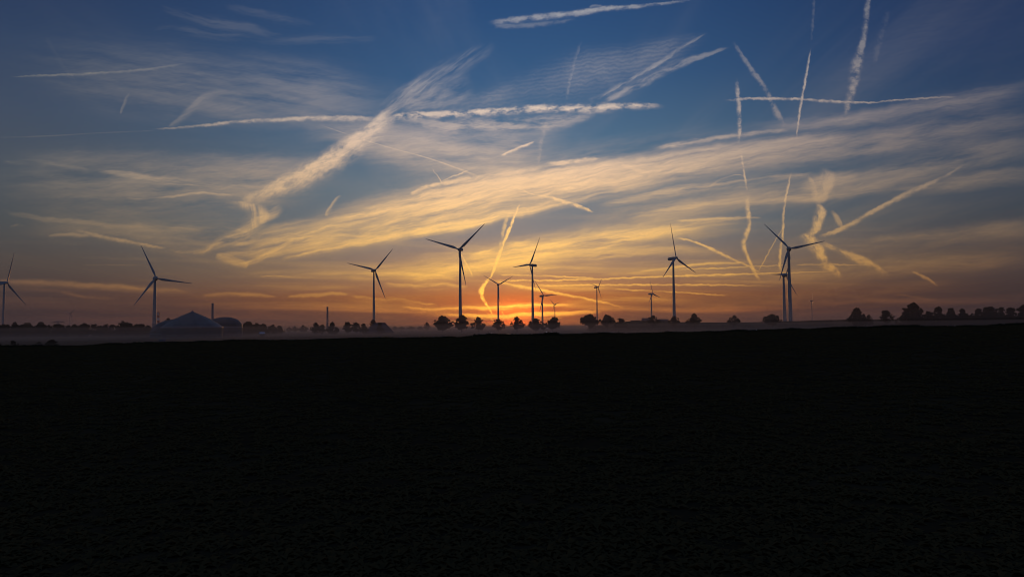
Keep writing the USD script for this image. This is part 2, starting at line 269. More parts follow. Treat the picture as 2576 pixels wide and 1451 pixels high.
VERT = dict(warp='f', fx=100.0, fy=60.0, k=1.0, soft=1.15, taper=0.14)
SHEET = dict(warp='s', fx=5.0, fy=36.0, k=0.75, soft=1.15, asym=0.0, taper=0.25)
THIN = dict(warp='f', fx=12.0, fy=110.0, k=0.7)
WISP = dict(warp='l', fx=14.0, fy=110.0, k=1.0, soft=1.5)
BAND = dict(warp='s', fx=7.0, fy=95.0, k=1.0, soft=1.15)
STROKES = [
    # rippled sheet of cloud
    ([(1090, 300), (1270, 235), (1450, 175), (1620, 140), (1790, 80)], [20, 50, 75, 60, 12], [.12, .30, .34, .30, .1], dict(warp='s', fx=12, fy=20, k=.45, soft=1.7, ripple=True)),
    # broad soft sheets first
    ([(-80, 440), (250, 460), (560, 460), (900, 410)], [80, 105, 100, 60], [.28, .42, .44, .3], SHEET),
    ([(-40, 120), (380, 200), (760, 240), (1050, 270)], [90, 120, 110, 70], [.14, .27, .30, .25], SHEET),
    ([(0, 560), (400, 590), (820, 600)], [40, 55, 50], [.2, .32, .35], SHEET),
    ([(740, 330), (1000, 365), (1230, 385), (1460, 330)], [50, 75, 85, 40], [.35, .48, .46, .25], SHEET),
    ([(1850, 320), (2150, 300), (2400, 258), (2680, 205)], [20, 32, 36, 40], [.3, .48, .5, .45], SHEET),
    ([(1800, 420), (2150, 372), (2400, 325), (2680, 280)], [30, 52, 60, 66], [.35, .48, .46, .4], SHEET),
    ([(1950, 500), (2250, 440), (2450, 392), (2680, 345)], [24, 44, 52, 56], [.3, .46, .48, .44], SHEET),
    ([(2150, 490), (2420, 460), (2680, 430)], [12, 28, 34], [.2, .46, .42], SHEET),
    ([(2080, 630), (2400, 592), (2680, 566)], [16, 30, 34], [.2, .40, .36], SHEET),
    ([(1850, 705), (2250, 672), (2680, 640)], [20, 36, 40], [.2, .36, .36], SHEET),
    ([(560, 650), (950, 552), (1300, 470), (1700, 405), (2150, 350)], [40, 78, 88, 78, 50], [.3, .58, .62, .52, .3], SHEET),
    ([(850, 700), (1200, 652), (1500, 606), (1950, 552)], [25, 48, 54, 30], [.25, .48, .52, .25], SHEET),
    ([(1450, 575), (1800, 505), (2200, 470)], [30, 48, 40], [.25, .42, .3], SHEET),
    # the great band from lower left to upper right
    ([(560, 645), (760, 600), (950, 545), (1150, 500), (1350, 455), (1600, 425), (1880, 380), (2200, 330)], [14, 36, 48, 55, 52, 46, 44, 24], [.5, .78, .88, .9, .78, .64, .56, .3], BAND),
    ([(820, 620), (1000, 588), (1150, 566), (1300, 530), (1480, 490), (1700, 450)], [10, 16, 18, 16, 18, 14], [.5, .9, .9, .75, .5, .3], BAND),
    ([(700, 655), (900, 610), (1080, 572), (1260, 545)], [5, 9, 10, 4], [.5, .8, .8, .3], dict(BAND, fx=16, k=1.4)),
    ([(980, 520), (1120, 478), (1280, 455), (1420, 440)], [6, 12, 12, 6], [.4, .75, .7, .3], dict(BAND, fx=16, k=1.4)),
    ([(1330, 500), (1480, 462), (1640, 438), (1800, 418)], [6, 10, 10, 5], [.4, .65, .6, .3], dict(BAND, fx=16, k=1.4)),
    ([(1060, 480), (1150, 455), (1250, 440), (1370, 420)], [8, 16, 16, 10], [.4, .65, .6, .4], dict(BAND, fx=20)),
    ([(1365, 413), (1420, 409), (1475, 399), (1515, 404)], [4, 8, 9, 4], [.6, .8, .7, .3], dict(BAND, fx=30)),
    ([(1560, 415), (1610, 428), (1650, 434)], [4, 7, 4], [.4, .55, .3], dict(BAND, fx=30)),
    ([(1640, 375), (1710, 362), (1790, 350), (1990, 325)], [5, 10, 9, 6], [.4, .55, .5, .3], dict(BAND, fx=20)),
    ([(1030, 485), (1080, 468), (1130, 460)], [5, 9, 5], [.6, .8, .4], dict(BAND, fx=40)),
    ([(570, 620), (640, 605), (740, 600), (860, 590), (1000, 600)], [6, 10, 8, 6, 4], [.5, .6, .4, .4, .2], BAND),
    ([(600, 668), (660, 645), (740, 605), (845, 562)], [6, 10, 8, 3], [.7, .8, .7, .5], dict(BAND, fx=18)),
    ([(540, 640), (580, 652), (625, 668)], [8, 14, 8], [.3, .5, .5], BAND),
    ([(540, 640), (620, 634), (700, 625)], [5, 9, 4], [.3, .6, .3], BAND),
    # band of gold below it
    ([(1150, 650), (1300, 640), (1450, 612), (1600, 588), (1760, 562), (1900, 545)], [14, 28, 30, 24, 17, 8], [.5, .75, .9, .88, .6, .3], BAND),
    ([(1180, 645), (1280, 620), (1380, 595)], [6, 10, 5], [.5, .6, .3], dict(BAND, fx=25)),
    ([(1000, 690), (1200, 672), (1400, 655), (1600, 632), (1850, 640)], [16, 24, 26, 22, 12], [.3, .45, .5, .42, .25], BAND),
    ([(1500, 520), (1700, 478), (1880, 452), (2060, 440)], [8, 14, 14, 10], [.35, .48, .45, .3], BAND),
    ([(1560, 550), (1800, 510), (2060, 490), (2250, 470)], [8, 16, 16, 10], [.25, .42, .42, .25], BAND),
    ([(1700, 555), (1840, 548), (1920, 545)], [3, 5, 3], [.5, .6, .3], BAND),
    ([(1780, 470), (1830, 445), (1870, 442)], [3, 3, 2], [.3, .55, .5], BAND),
    ([(880, 600), (1050, 535), (1190, 490), (1330, 450)], [18, 38, 44, 20], [.45, .7, .75, .35], dict(BAND, fx=10)),
    ([(1250, 470), (1500, 425), (1750, 385)], [20, 30, 20], [.25, .35, .25], dict(BAND, fx=10)),
    # diagonal plume, left of the middle
    ([(600, 510), (680, 475), (770, 430), (850, 385), (920, 335), (990, 275)], [14, 28, 42, 42, 36, 28], [.6, .9, 1, 1, .95, .7], dict(warp='f', fx=40, fy=90, k=.7)),
    ([(930, 345), (985, 265), (1040, 225), (1110, 180), (1190, 135), (1250, 110)], [22, 30, 34, 34, 24, 10], [.45, .52, .44, .36, .22, .06], dict(BAND, fx=14, soft=1.4)),
    ([(1000, 275), (1080, 250), (1200, 215)], [24, 44, 54], [.45, .42, .2], dict(SHEET, fx=14, fy=50)),
    ([(590, 505), (640, 520), (660, 545), (600, 590)], [22, 32, 28, 14], [.4, .66, .66, .4], BAND),
    ([(715, 515), (650, 560), (590, 600), (510, 630), (420, 628)], [16, 26, 20, 10, 5], [.35, .62, .62, .5, .25], dict(BAND, fx=16)),
    ([(830, 560), (700, 580), (620, 605)], [10, 16, 8], [.2, .4, .2], BAND),
    # long level trail through the middle
    ([(380, 326), (500, 316), (620, 304), (760, 297), (860, 296), (960, 302)], [3, 6, 8, 9, 12, 8], [.35, .62, .72, .78, .70, .4], dict(warp='f', fx=55, fy=90, k=.7)),
    ([(950, 300), (1050, 288), (1200, 282), (1340, 272), (1480, 270), (1600, 264), (1680, 268)], [10, 15, 14, 16, 18, 13, 8], [.6, .9, .9, .95, .9, .8, .3], dict(warp='f', fx=45, fy=100, k=1.0, soft=1.2)),
    ([(1000, 300), (1150, 312), (1300, 310), (1420, 300), (1520, 275)], [10, 26, 28, 20, 6], [.3, .45, .45, .35, .2], dict(BAND, fx=25)),
    ([(1780, 82), (1680, 145), (1590, 200), (1480, 262)], [3, 7, 9, 9], [.2, .36, .42, .4], dict(BAND, fx=25)),
    ([(1840, 118), (1760, 145), (1680, 178), (1590, 225), (1510, 262)], [4, 9, 14, 14, 8], [.2, .38, .42, .42, .35], dict(BAND, fx=25)),
    ([(1375, 300), (1365, 345), (1355, 420)], [10, 12, 4], [.2, .18, .1], VERT),
    ([(1465, 100), (1440, 180), (1425, 260)], [5, 7, 5], [.1, .16, .1], VERT),
    # top trail
    ([(1225, 58), (1320, 46), (1430, 34), (1520, 22), (1640, 12), (1760, -4)], [8, 14, 12, 11, 7, 4], [.3, .62, .66, .7, .5, .2], dict(warp='f', fx=40, fy=70, k=.7)),
    ([(1480, 20), (1500, 14), (1525, 22)], [4, 6, 3], [.15, .3, .1], VERT),
    ([(1240, 66), (1340, 62), (1450, 48)], [8, 10, 6], [.2, .22, .1], dict(warp='f', fx=40, fy=40, k=.8)),
    # left trails
    ([(20, 194), (130, 189), (220, 186), (340, 177), (470, 158)], [2, 5, 6, 6, 4], [.25, .62, .66, .42, .2], dict(warp='f', fx=30, fy=90, k=.5)),
    ([(-20, 346), (120, 342), (260, 334), (400, 328)], [2, 3, 3, 3], [.14, .16, .1, .06], dict(warp='n', fx=20, fy=100, k=.4)),
    ([(420, 322), (465, 285), (510, 245), (580, 228)], [7, 11, 13, 7], [.18, .26, .24, .08], BAND),
    ([(303, 285), (310, 262), (325, 235)], [3, 5, 3], [.2, .26, .1], BAND),
    ([(400, 18), (560, 56), (720, 92)], [10, 22, 10], [.05, .15, .05], dict(BAND, fx=14)),
    ([(560, 10), (690, 40), (800, 62)], [8, 16, 8], [.03, .10, .03], dict(BAND, fx=14)),
    ([(380, 72), (520, 82), (680, 104)], [8, 16, 8], [.03, .11, .03], dict(BAND, fx=14)),
    ([(640, 108), (800, 96), (960, 98)], [8, 16, 8], [.03, .10, .03], BAND),
    ([(110, 90), (160, 160), (210, 240)], [10, 14, 14], [.03, .09, .05], BAND),
    ([(240, 430), (330, 440), (450, 460), (560, 468), (680, 470)], [4, 14, 15, 10, 6], [.4, .55, .52, .4, .25], BAND),
    ([(310, 498), (420, 495), (500, 488), (590, 492)], [2, 4, 5, 3], [.25, .5, .58, .4], BAND),
    ([(0, 525), (160, 555), (330, 570), (520, 575)], [5, 10, 10, 8], [.18, .26, .26, .2], BAND),
    ([(0, 405), (100, 408), (230, 425)], [8, 10, 6], [.3, .3, .2], BAND),
    ([(185, 575), (260, 595), (330, 608), (420, 626)], [4, 8, 8, 4], [.25, .55, .6, .45], dict(warp='f', fx=45, fy=70, k=.6)),
    ([(120, 593), (170, 591), (225, 590)], [4, 6, 4], [.3, .42, .25], BAND),
    ([(205, 666), (280, 666), (350, 667)], [1.2, 1.8, 1.2], [.4, .6, .4], THIN),
    ([(652, 695), (690, 694), (735, 696)], [1.5, 2, 1.5], [.4, .6, .4], THIN),
    ([(25, 567), (45, 564), (62, 567)], [3, 5, 3], [.1, .3, .1], dict(BAND, fx=40)),
    ([(-60, 706), (120, 712), (300, 722), (480, 738)], [6, 10, 10, 6], [.4, .45, .4, .3], BAND),
    ([(505, 738), (580, 740), (700, 747)], [4, 7, 4], [.25, .42, .25], BAND),
    ([(720, 748), (800, 738), (880, 740)], [4, 7, 4], [.25, .38, .25], BAND),
    ([(880, 742), (980, 752), (1100, 766)], [4, 8, 5], [.3, .6, .5], BAND),
    ([(870, 700), (980, 690), (1150, 702)], [8, 14, 8], [.25, .5, .4], BAND),
    ([(960, 716), (1060, 714), (1180, 722)], [6, 12, 6], [.25, .5, .3], BAND),
    ([(150, 735), (220, 745), (300, 752)], [4, 7, 4], [.3, .35, .2], BAND),
    # short and thin trails
    ([(1258, 392), (1290, 378), (1345, 356)], [3, 6, 2.5], [.6, .92, .6], dict(warp='f', fx=40, fy=120, k=.4)),
    ([(800, 312), (935, 358), (1090, 402), (1215, 448)], [1.5, 2.2, 2.4, 5], [.2, .42, .42, .25], dict(warp='n', fx=60, fy=150, k=.6)),
    ([(1088, 424), (1100, 442), (1114, 462)], [.8, 1.8, 1.5], [.5, .8, .8], THIN),
    ([(1110, 455), (1145, 442), (1182, 427)], [1.5, 3, 2], [.5, .75, .5], dict(warp='f', fx=60, fy=150, k=.5)),
    ([(1270, 460), (1315, 480), (1350, 492)], [1.5, 2.5, 3], [.7, .8, .5], dict(warp='f', fx=60, fy=150, k=.5)),
    ([(1345, 490), (1400, 500), (1450, 516), (1495, 534)], [3, 7, 8, 3], [.5, .8, .85, .6], dict(warp='f', fx=90, fy=120, k=.7)),
    ([(1400, 486), (1470, 460), (1515, 455)], [3, 5, 3], [.2, .4, .5], BAND),
    ([(868, 552), (890, 543), (918, 536)], [1.5, 2.5, 1.5], [.4, .6, .4], THIN),
    ([(822, 545), (832, 520), (858, 490)], [5, 7, 3], [.3, .4, .25], BAND),
    # vertical trails, right
    ([(2188, -40), (2182, 40), (2172, 110), (2158, 170), (2150, 215), (2135, 265), (2110, 310)], [9, 11, 12, 20, 17, 14, 12], [.5, .58, .62, .68, .62, .55, .3], VERT),
    ([(2240, 20), (2215, 100), (2200, 170)], [8, 14, 8], [.05, .12, .05], VERT),
    ([(2050, -20), (2046, 50), (2040, 110)], [5, 6, 3], [.1, .17, .05], VERT),
    ([(2040, 122), (2030, 185), (2016, 260), (2004, 350)], [2, 5, 5, 3], [.5, .88, .92, .5], dict(warp='f', fx=140, fy=100, k=.4)),
    ([(1853, 195), (1858, 240), (1862, 300), (1858, 365)], [6, 8, 8, 5], [.4, .62, .68, .5], VERT),
    ([(1864, 380), (1872, 430), (1880, 482)], [4, 5, 4], [.3, .66, .4], VERT),
    ([(1884, 484), (1882, 520), (1886, 555), (1880, 590), (1872, 615), (1884, 650), (1897, 680), (1918, 715)], [9, 10, 9, 11, 10, 8, 8, 7], [.45, .62, .85, .88, .85, .9, .9, .4], dict(VERT, k=.6)),
    ([(1842, 100), (1885, 165), (1925, 220), (1950, 270), (1978, 328)], [6, 9, 10, 12, 14], [.2, .34, .36, .36, .25], VERT),
    ([(1992, 428), (1982, 475), (1972, 530), (1970, 590), (1963, 640), (1968, 700)], [2, 5, 5, 5, 6, 5], [.7, .92, .92, .92, .88, .5], dict(VERT, k=.45)),
    ([(1975, 565), (1945, 615), (1908, 685)], [2, 2.4, 1.8], [.6, .7, .5], THIN),
    # tangle at the right
    ([(2000, 474), (2080, 458), (2180, 438)], [14, 24, 12], [.3, .55, .3], dict(SHEET, fy=60)),
    ([(2092, 426), (2082, 465), (2056, 516)], [22, 26, 16], [.25, .55, .5], dict(VERT, warp='s', fx=40, k=1.1)),
    ([(2028, 440), (2044, 462), (2050, 500)], [5, 9, 10], [.2, .4, .3], dict(VERT, warp='s')),
    ([(2056, 508), (2072, 530), (2064, 560), (2034, 594)], [12, 16, 14, 10], [.6, .9, .9, .9], dict(VERT, warp='s', fx=70, fy=90, k=.85, soft=1.0, taper=.12)),
    ([(2094, 528), (2112, 552), (2124, 578)], [7, 8, 5], [.35, .5, .3], dict(VERT, warp='s', fx=45)),
    ([(2008, 590), (2040, 598), (2066, 630), (2082, 665), (2122, 702)], [6, 15, 16, 15, 6], [.8, .95, .9, .85, .4], dict(VERT, warp='s', fx=70, fy=90, k=.9, soft=1.05)),
    ([(2062, 608), (2120, 632), (2175, 656), (2245, 694)], [7, 10, 12, 7], [.6, .7, .7, .3], dict(VERT, warp='s', fx=55, fy=90, k=1.0, soft=1.1)),
    ([(2150, 660), (2195, 664), (2225, 680)], [4, 7, 3], [.3, .5, .2], dict(VERT, warp='s', fx=35)),
    ([(2055, 596), (2130, 568), (2210, 522), (2290, 482), (2370, 446), (2430, 410)], [6, 10, 9, 11, 6, 5], [.7, .75, .7, .7, .55, .25], dict(warp='f', fx=45, fy=110, k=.55)),
    ([(1820, 253), (1900, 247), (1990, 248), (2080, 254), (2160, 257), (2230, 256)], [4, 6, 5, 6, 5, 2], [.2, .75, .8, .8, .8, .4], dict(warp='f', fx=70, fy=120, k=.6)),
    ([(2205, 256), (2280, 250), (2340, 246), (2410, 244)], [2, 4, 4, 2], [.5, .85, .75, .2], dict(warp='f', fx=50, fy=120, k=.4)),
    ([(1697, 598), (1760, 612), (1810, 635), (1880, 668), (1920, 690)], [3, 5, 6, 4, 3], [.7, .85, .7, .6, .3], dict(warp='f', fx=90, fy=110, k=.6)),
    ([(2295, 682), (2325, 696), (2365, 722)], [4, 6, 2], [.7, .8, .3], dict(warp='f', fx=40, fy=80, k=.6)),
    ([(2220, 434), (2255, 430), (2280, 426)], [1.5, 2.5, 1], [.3, .45, .3], BAND),
    ([(2250, 742), (2310, 748), (2360, 756)], [4, 6, 4], [.2, .35, .2], BAND),
    # trail that runs down to the sun
    ([(1308, 512), (1291, 555), (1277, 590), (1263, 625), (1250, 660), (1239, 690), (1222, 712), (1212, 735), (1219, 756), (1233, 779), (1248, 806)],
     [3.5, 5, 6.5, 6.5, 6, 5, 7, 9, 8, 5, 3], [.8, 1, 1, 1, .95, .75, 1, 1, 1, .85, .3], dict(warp='f', fx=60, fy=70, k=.8, soft=.8, taper=.04)),
    ([(1284, 532), (1273, 560), (1262, 600), (1256, 630)], [4, 7, 6, 3], [.3, .5, .35, .1], dict(VERT, k=1.2)),
    ([(1224, 786), (1236, 800), (1246, 816)], [2, 4, 2], [.5, .8, .4], VERT),
    ([(1262, 780), (1268, 796), (1258, 812)], [2, 4, 2], [.5, .7, .3], VERT),
    ([(1155, 635), (1175, 665), (1190, 700)], [2, 4, 3], [.3, .55, .4], VERT),
    # level trails over the sun
    ([(1225, 704), (1420, 704), (1700, 694), (1900, 688), (2120, 682)], [3, 4, 4, 3.5, 2], [.5, .85, .85, .8, .3], THIN),
    ([(1330, 719), (1550, 716), (1760, 716), (1960, 719)], [2.4, 3.4, 3.6, 2.6], [.5, .8, .85, .35], THIN),
    ([(1540, 727), (1680, 733), (1840, 744)], [2.4, 3.4, 2.4], [.4, .65, .25], THIN),
    ([(1240, 706), (1320, 722), (1400, 736), (1480, 752), (1580, 776)], [4, 7, 6, 5, 3], [.6, .8, .7, .6, .25], dict(warp='f', fx=20, fy=120, k=.5)),
    ([(1500, 690), (1640, 682), (1760, 664), (1890, 660)], [4, 6, 5, 3], [.35, .6, .65, .3], BAND),
    ([(1700, 678), (1850, 672), (1990, 666)], [2, 3, 2], [.5, .65, .3], THIN),
    ([(2000, 666), (2080, 665), (2200, 667)], [2, 3.5, 1.5], [.4, .55, .2], THIN),
    ([(1000, 772), (1150, 775), (1300, 771), (1450, 764)], [4, 6, 8, 5], [.35, .8, 1, .6], dict(BAND, soft=1.0)),
    ([(1100, 790), (1250, 792), (1400, 786), (1520, 784)], [3, 6, 7, 4], [.4, .95, 1, .4], dict(BAND, soft=1.0)),
    ([(1180, 800), (1300, 801), (1420, 798)], [3, 4, 3], [.5, .9, .5], BAND),
    ([(1110, 812), (1180, 806), (1245, 816)], [2, 4, 2], [.3, .6, .4], BAND),
    ([(1250, 690), (1380, 694), (1500, 700)], [3, 4, 2], [.5, .7, .4], THIN),
]
dome = UsdLux.DomeLight.Define(stage, '/World/sky')
UsdShade.MaterialBindingAPI.Apply(dome.GetPrim()).Bind(build_sky())
dome.GetPrim().SetCustomDataByKey('kind', 'structure')

# ------------------------------------------------------------------ helpers
def mat(name, color, rough=0.9, var=0.25, scale=1.5, bump=0.0, bscale=20.0, spec=0.2, color2=None, **kw):
    """A plain surface whose tone drifts with a noise of the place."""
    c = np.asarray(color, float)
    c2 = np.asarray(color2, float) if color2 is not None else c * (1 - var)
    nodes = {'geo': ('geometry', {}), 'nz': ('noise_texture', {'dimensions': '3D', 'scale': scale, 'detail': 4.0, 'roughness': 0.6}),
             'rm': ('rgb_ramp', {'ramp': [(0.3, tuple(c2)), (0.7, tuple(c * (1 + var * 0.4)))]}),
             'p': ('principled_bsdf', dict(roughness=rough, specular_ior_level=spec, **kw))}
    links = [('geo.position', 'nz.vector'), ('nz.fac', 'rm.fac'), ('rm.color', 'p.base_color')]
    if bump:
        nodes['bn'] = ('noise_texture', {'dimensions': '3D', 'scale': bscale, 'detail': 5.0, 'roughness': 0.65})
        nodes['b'] = ('bump', {'strength': 1.0, 'distance': bump})
        links += [('geo.position', 'bn.vector'), ('bn.fac', 'b.height'), ('b.normal', 'p.normal')]
    return usdkit.material(stage, '/World/Looks/' + name, nodes, links, surface='p.BSDF')


def leaf_mat(name, color, color2):
    nodes = {'geo': ('geometry', {}), 'rm': ('rgb_ramp', {'ramp': [(0.0, tuple(color)), (1.0, tuple(color2))]}),
             'd': ('diffuse_bsdf', {}), 't': ('translucent_bsdf', {}), 'm': ('mix_closure', {'fac': 0.3})}
    return usdkit.material(stage, '/World/Looks/' + name, nodes, [('geo.random_per_island', 'rm.fac'), ('rm.color', 'd.color'), ('rm.color', 't.color'),
                           ('d.BSDF', 'm.closure1'), ('t.BSDF', 'm.closure2')], surface='m.closure')


SOIL = mat('field_soil', (0.056, 0.038, 0.018), rough=1.0, var=0.45, scale=0.35, bump=0.05, bscale=9.0, spec=0.0, color2=(0.034, 0.025, 0.013))
LEAF = leaf_mat('tree_leaves', (0.030, 0.040, 0.018), (0.060, 0.075, 0.030))
CROP = leaf_mat('crop_leaves', (0.098, 0.068, 0.026), (0.125, 0.088, 0.034))
GRASS = leaf_mat('grass_blades', (0.040, 0.042, 0.020), (0.085, 0.075, 0.040))
BARK = mat('bark', (0.06, 0.048, 0.038), var=0.4, scale=3.0)
PAINT = mat('turbine_paint', (0.34, 0.33, 0.30), rough=0.45, var=0.08, scale=0.4, spec=0.4)
BLADE = mat('blade_paint', (0.34, 0.33, 0.31), rough=0.4, var=0.06, scale=0.3, spec=0.4)
MEMBRANE = mat('dome_membrane', (0.12, 0.122, 0.098), rough=0.55, var=0.14, scale=0.35, spec=0.35)
MEMBRANE2 = mat('dome_membrane_dark', (0.075, 0.076, 0.065), rough=0.6, var=0.14, scale=0.35, spec=0.3)
CONCRETE = mat('tank_wall', (0.10, 0.11, 0.10), rough=0.85, var=0.25, scale=0.8)
STEEL = mat('grey_steel', (0.22, 0.22, 0.23), rough=0.55, var=0.2, scale=2.0)
CHIMNEY = mat('chimney_concrete', (0.28, 0.27, 0.27), rough=0.85, var=0.2, scale=0.6)
RED = mat('red_paint', (0.40, 0.05, 0.04), rough=0.6, var=0.2)
WHITE = mat('white_paint', (0.70, 0.70, 0.68), rough=0.6, var=0.1)
WALL = mat('brick_wall', (0.20, 0.11, 0.08), rough=0.9, var=0.3, scale=2.5)
ROOF = mat('dark_roof', (0.07, 0.06, 0.06), rough=0.9, var=0.3, scale=1.2)
PALE = mat('pale_sheet_roof', (0.60, 0.60, 0.60), rough=0.5, var=0.1)
WOOD = mat('weathered_wood', (0.10, 0.08, 0.06), rough=0.9, var=0.35, scale=6.0)
GLASS = mat('dark_pane', (0.03, 0.035, 0.04), rough=0.1, var=0.0, spec=0.5)

USED = {}


def free(parent, name):
    k = USED.get((parent, name), -1) + 1
    USED[(parent, name)] = k
    return name if k == 0 else '%s_%03d' % (name, k)


def tag(prim, label=None, cat=None, group=None, kind=None):
    for key, v in (('label', label), ('category', cat), ('group', group), ('kind', kind)):
        if v:
            prim.SetCustomDataByKey(key, v)
    return prim


def thing(name, loc, label, cat, group=None):
    p = '/World/' + free('/World', name)
    x = UsdGeom.Xform.Define(stage, p)
    x.AddTranslateOp().Set(Gf.Vec3d(*map(float, loc)))
    return tag(x.GetPrim(), label, cat, group)


def part(name, mesh, m, parent, smooth=False, label=None):
    base = str(parent.GetPath())
    prim = usdkit.mesh(stage, base + '/' + free(base, name), mesh, m, smooth=smooth).GetPrim()
    return tag(prim, label)


def cat_(ms):
    return trimesh.util.concatenate([m for m in ms])


def cone(p, q, r0, r1, n=8):
    """A closed tapered stick from p to q."""
    p, q = np.asarray(p, float), np.asarray(q, float)
    d = q - p; L = np.linalg.norm(d); d /= L
    a = np.cross(d, [0, 0, 1.0] if abs(d[2]) < 0.9 else [1.0, 0, 0]); a /= np.linalg.norm(a); b = np.cross(d, a)
    th = np.arange(n) * 2 * np.pi / n
    ring = np.cos(th)[:, None] * a + np.sin(th)[:, None] * b
    v = np.vstack([p + ring * r0, q + ring * r1, p, q])
    i = np.arange(n); j = (i + 1) % n
    f = np.vstack([np.c_[i, j, j + n], np.c_[i, j + n, i + n], np.c_[j, i, np.full(n, 2 * n)], np.c_[i + n, j + n, np.full(n, 2 * n + 1)]])
    return trimesh.Trimesh(v, f, process=False)


def lathe(profile, n=40):
    """Turned about z: profile is (radius, height) pairs."""
    pr = np.asarray(profile, float)
    th = np.arange(n) * 2 * np.pi / n
    v = np.stack([pr[:, None, 0] * np.cos(th), pr[:, None, 0] * np.sin(th), np.repeat(pr[:, None, 1], n, 1)], -1).reshape(-1, 3)
    i, j = np.meshgrid(np.arange(len(pr) - 1), np.arange(n), indexing='ij'); i, j = i.ravel(), j.ravel(); k = (j + 1) % n
    f = np.vstack([np.c_[i * n + j, i * n + k, (i + 1) * n + k], np.c_[i * n + j, (i + 1) * n + k, (i + 1) * n + j]])
    return trimesh.Trimesh(v, f, process=False)


def boxm(x0, x1, y0, y1, z0, z1):
    return trimesh.creation.box(bounds=[[x0, y0, z0], [x1, y1, z1]])


# ------------------------------------------------------------------ ground
def flat_slope(x, y):
    d = ray(x, y)
    return math.atan2(d[0], d[1]), d[2] / math.hypot(d[0], d[1])


S_ = 2576 / 4096
RC_ = 130.0
crest_px = [(-700, 1400), (0, 1385), (320, 1384), (400, 1378), (650, 1369), (830, 1367), (980, 1362), (1250, 1359), (1430, 1352), (1560, 1350), (1600, 1353), (1700, 1350),
            (1840, 1349), (1900, 1344), (1960, 1339.5), (2100, 1340), (2220, 1339), (2250, 1339), (2300, 1336), (2500, 1334), (2700, 1329), (2880, 1326), (3360, 1312),
            (3600, 1306), (3860, 1304), (4000, 1300), (4096, 1298), (4800, 1285)]
CR = np.array([flat_slope(x * S_, y * S_) for x, y in crest_px])
hill_px = [(2350, 1304), (2440, 1296), (2500, 1286), (2600, 1284), (2700, 1288), (2850, 1289.5), (3000, 1289), (3200, 1283), (3360, 1278.5), (3600, 1277), (3860, 1276), (4096, 1271), (4800, 1262)]
HL = np.array([flat_slope(x * S_, y * S_) for x, y in hill_px])


def ss(a, b, x):
    t = np.clip((x - a) / (b - a), 0, 1)
    return t * t * (3 - 2 * t)


def ground(x, y):
    x, y = np.asarray(x, float), np.asarray(y, float)
    r, az = np.hypot(x, y), np.arctan2(x, y)
    behind = ss(math.radians(60), math.radians(100), np.abs(az))
    zc = EYE + RC_ * np.interp(az, CR[:, 0], CR[:, 1])
    zc = zc * (1 - behind)
    n = meshkit.fbm(np.stack([x / 90, y / 90, 0 * x], -1), 3, 5) - 0.5
    far = meshkit.fbm(np.stack([x / 1500, y / 1500, 0 * x + 3], -1), 3, 9) - 0.5
    t = np.clip(r / RC_, 0, 1)
    field = zc * t ** 1.15
    plain = -3.0 + 0.5 * n + 9.0 * far * ss(900, 3500, r)
    hill = EYE + 950 * np.interp(az, HL[:, 0], HL[:, 1], left=-0.0026)
    hz = plain + (hill - plain) * ss(420, 950, r) * ss(-0.0026 - 1e-6, -0.0005, np.interp(az, HL[:, 0], HL[:, 1], left=-0.0026)) * (1 - ss(1100, 2600, r)) * (1 - behind)
    z = field + (hz - field) * ss(RC_, RC_ + 75, r)
    return z + np.where(r < RC_ + 20, 0.05 * (meshkit.noise(np.stack([x / 2.2, y / 2.2, 0 * x], -1), 3) - 0.5) * np.clip(r / 8, 0, 1), 0)


az_g = np.unique(np.concatenate([np.radians(np.arange(-44, 44.01, 0.3)), np.radians(np.arange(-180, -44, 4.0)), np.radians(np.arange(48, 180, 4.0))]))
r_g = np.concatenate([[0.4], np.geomspace(1.0, 100, 90), np.linspace(101, 150, 60), np.geomspace(152, 14000, 110)])
A_, R_ = np.meshgrid(az_g, r_g, indexing='ij')
gx_, gy_ = R_ * np.sin(A_), R_ * np.cos(A_)
gv = np.stack([gx_, gy_, ground(gx_, gy_)], -1).reshape(-1, 3)
na, nr = len(az_g), len(r_g)
i_, j_ = np.meshgrid(np.arange(na), np.arange(nr - 1), indexing='ij'); i_, j_ = i_.ravel(), j_.ravel(); k_ = (i_ + 1) % na
gf = np.vstack([np.c_[i_ * nr + j_, k_ * nr + j_ + 1, k_ * nr + j_], np.c_[i_ * nr + j_, i_ * nr + j_ + 1, k_ * nr + j_ + 1]])
gv = np.vstack([gv, [0, 0, float(ground(0.0, 0.0))]])
ii = np.arange(na); gf = np.vstack([gf, np.c_[ii * nr, ((ii + 1) % na) * nr, np.full(na, len(gv) - 1)]])
gm = trimesh.Trimesh(gv, gf, process=False)
if gm.face_normals[:, 2].mean() < 0:
    gm.faces = gm.faces[:, ::-1]
tag(usdkit.mesh(stage, '/World/field', gm, SOIL, smooth=True).GetPrim(), kind='structure')


def spot(x, dist, y=818.0):
    """The place on the ground seen in the column x, dist metres away."""
    az, _ = flat_slope(x, y)
    px, py = dist * math.sin(az), dist * math.cos(az)
    return np.array([px, py, float(ground(px, py))])


def height_at(x, y, dist):
    return EYE + dist * flat_slope(x, y)[1]


def metres(w, x, dist):
    """Width on the ground of w pixels at column x."""
    az, _ = flat_slope(x, 818.0)
    return w * dist * math.cos(az) / F


# ------------------------------------------------------------------ haze and mist
def volume(name, color, density, aniso):
    return usdkit.material(stage, '/World/Looks/' + name, {'v': ('principled_volume', dict(color=tuple(color), density=density, anisotropy=aniso))}, [], volume='v.volume')


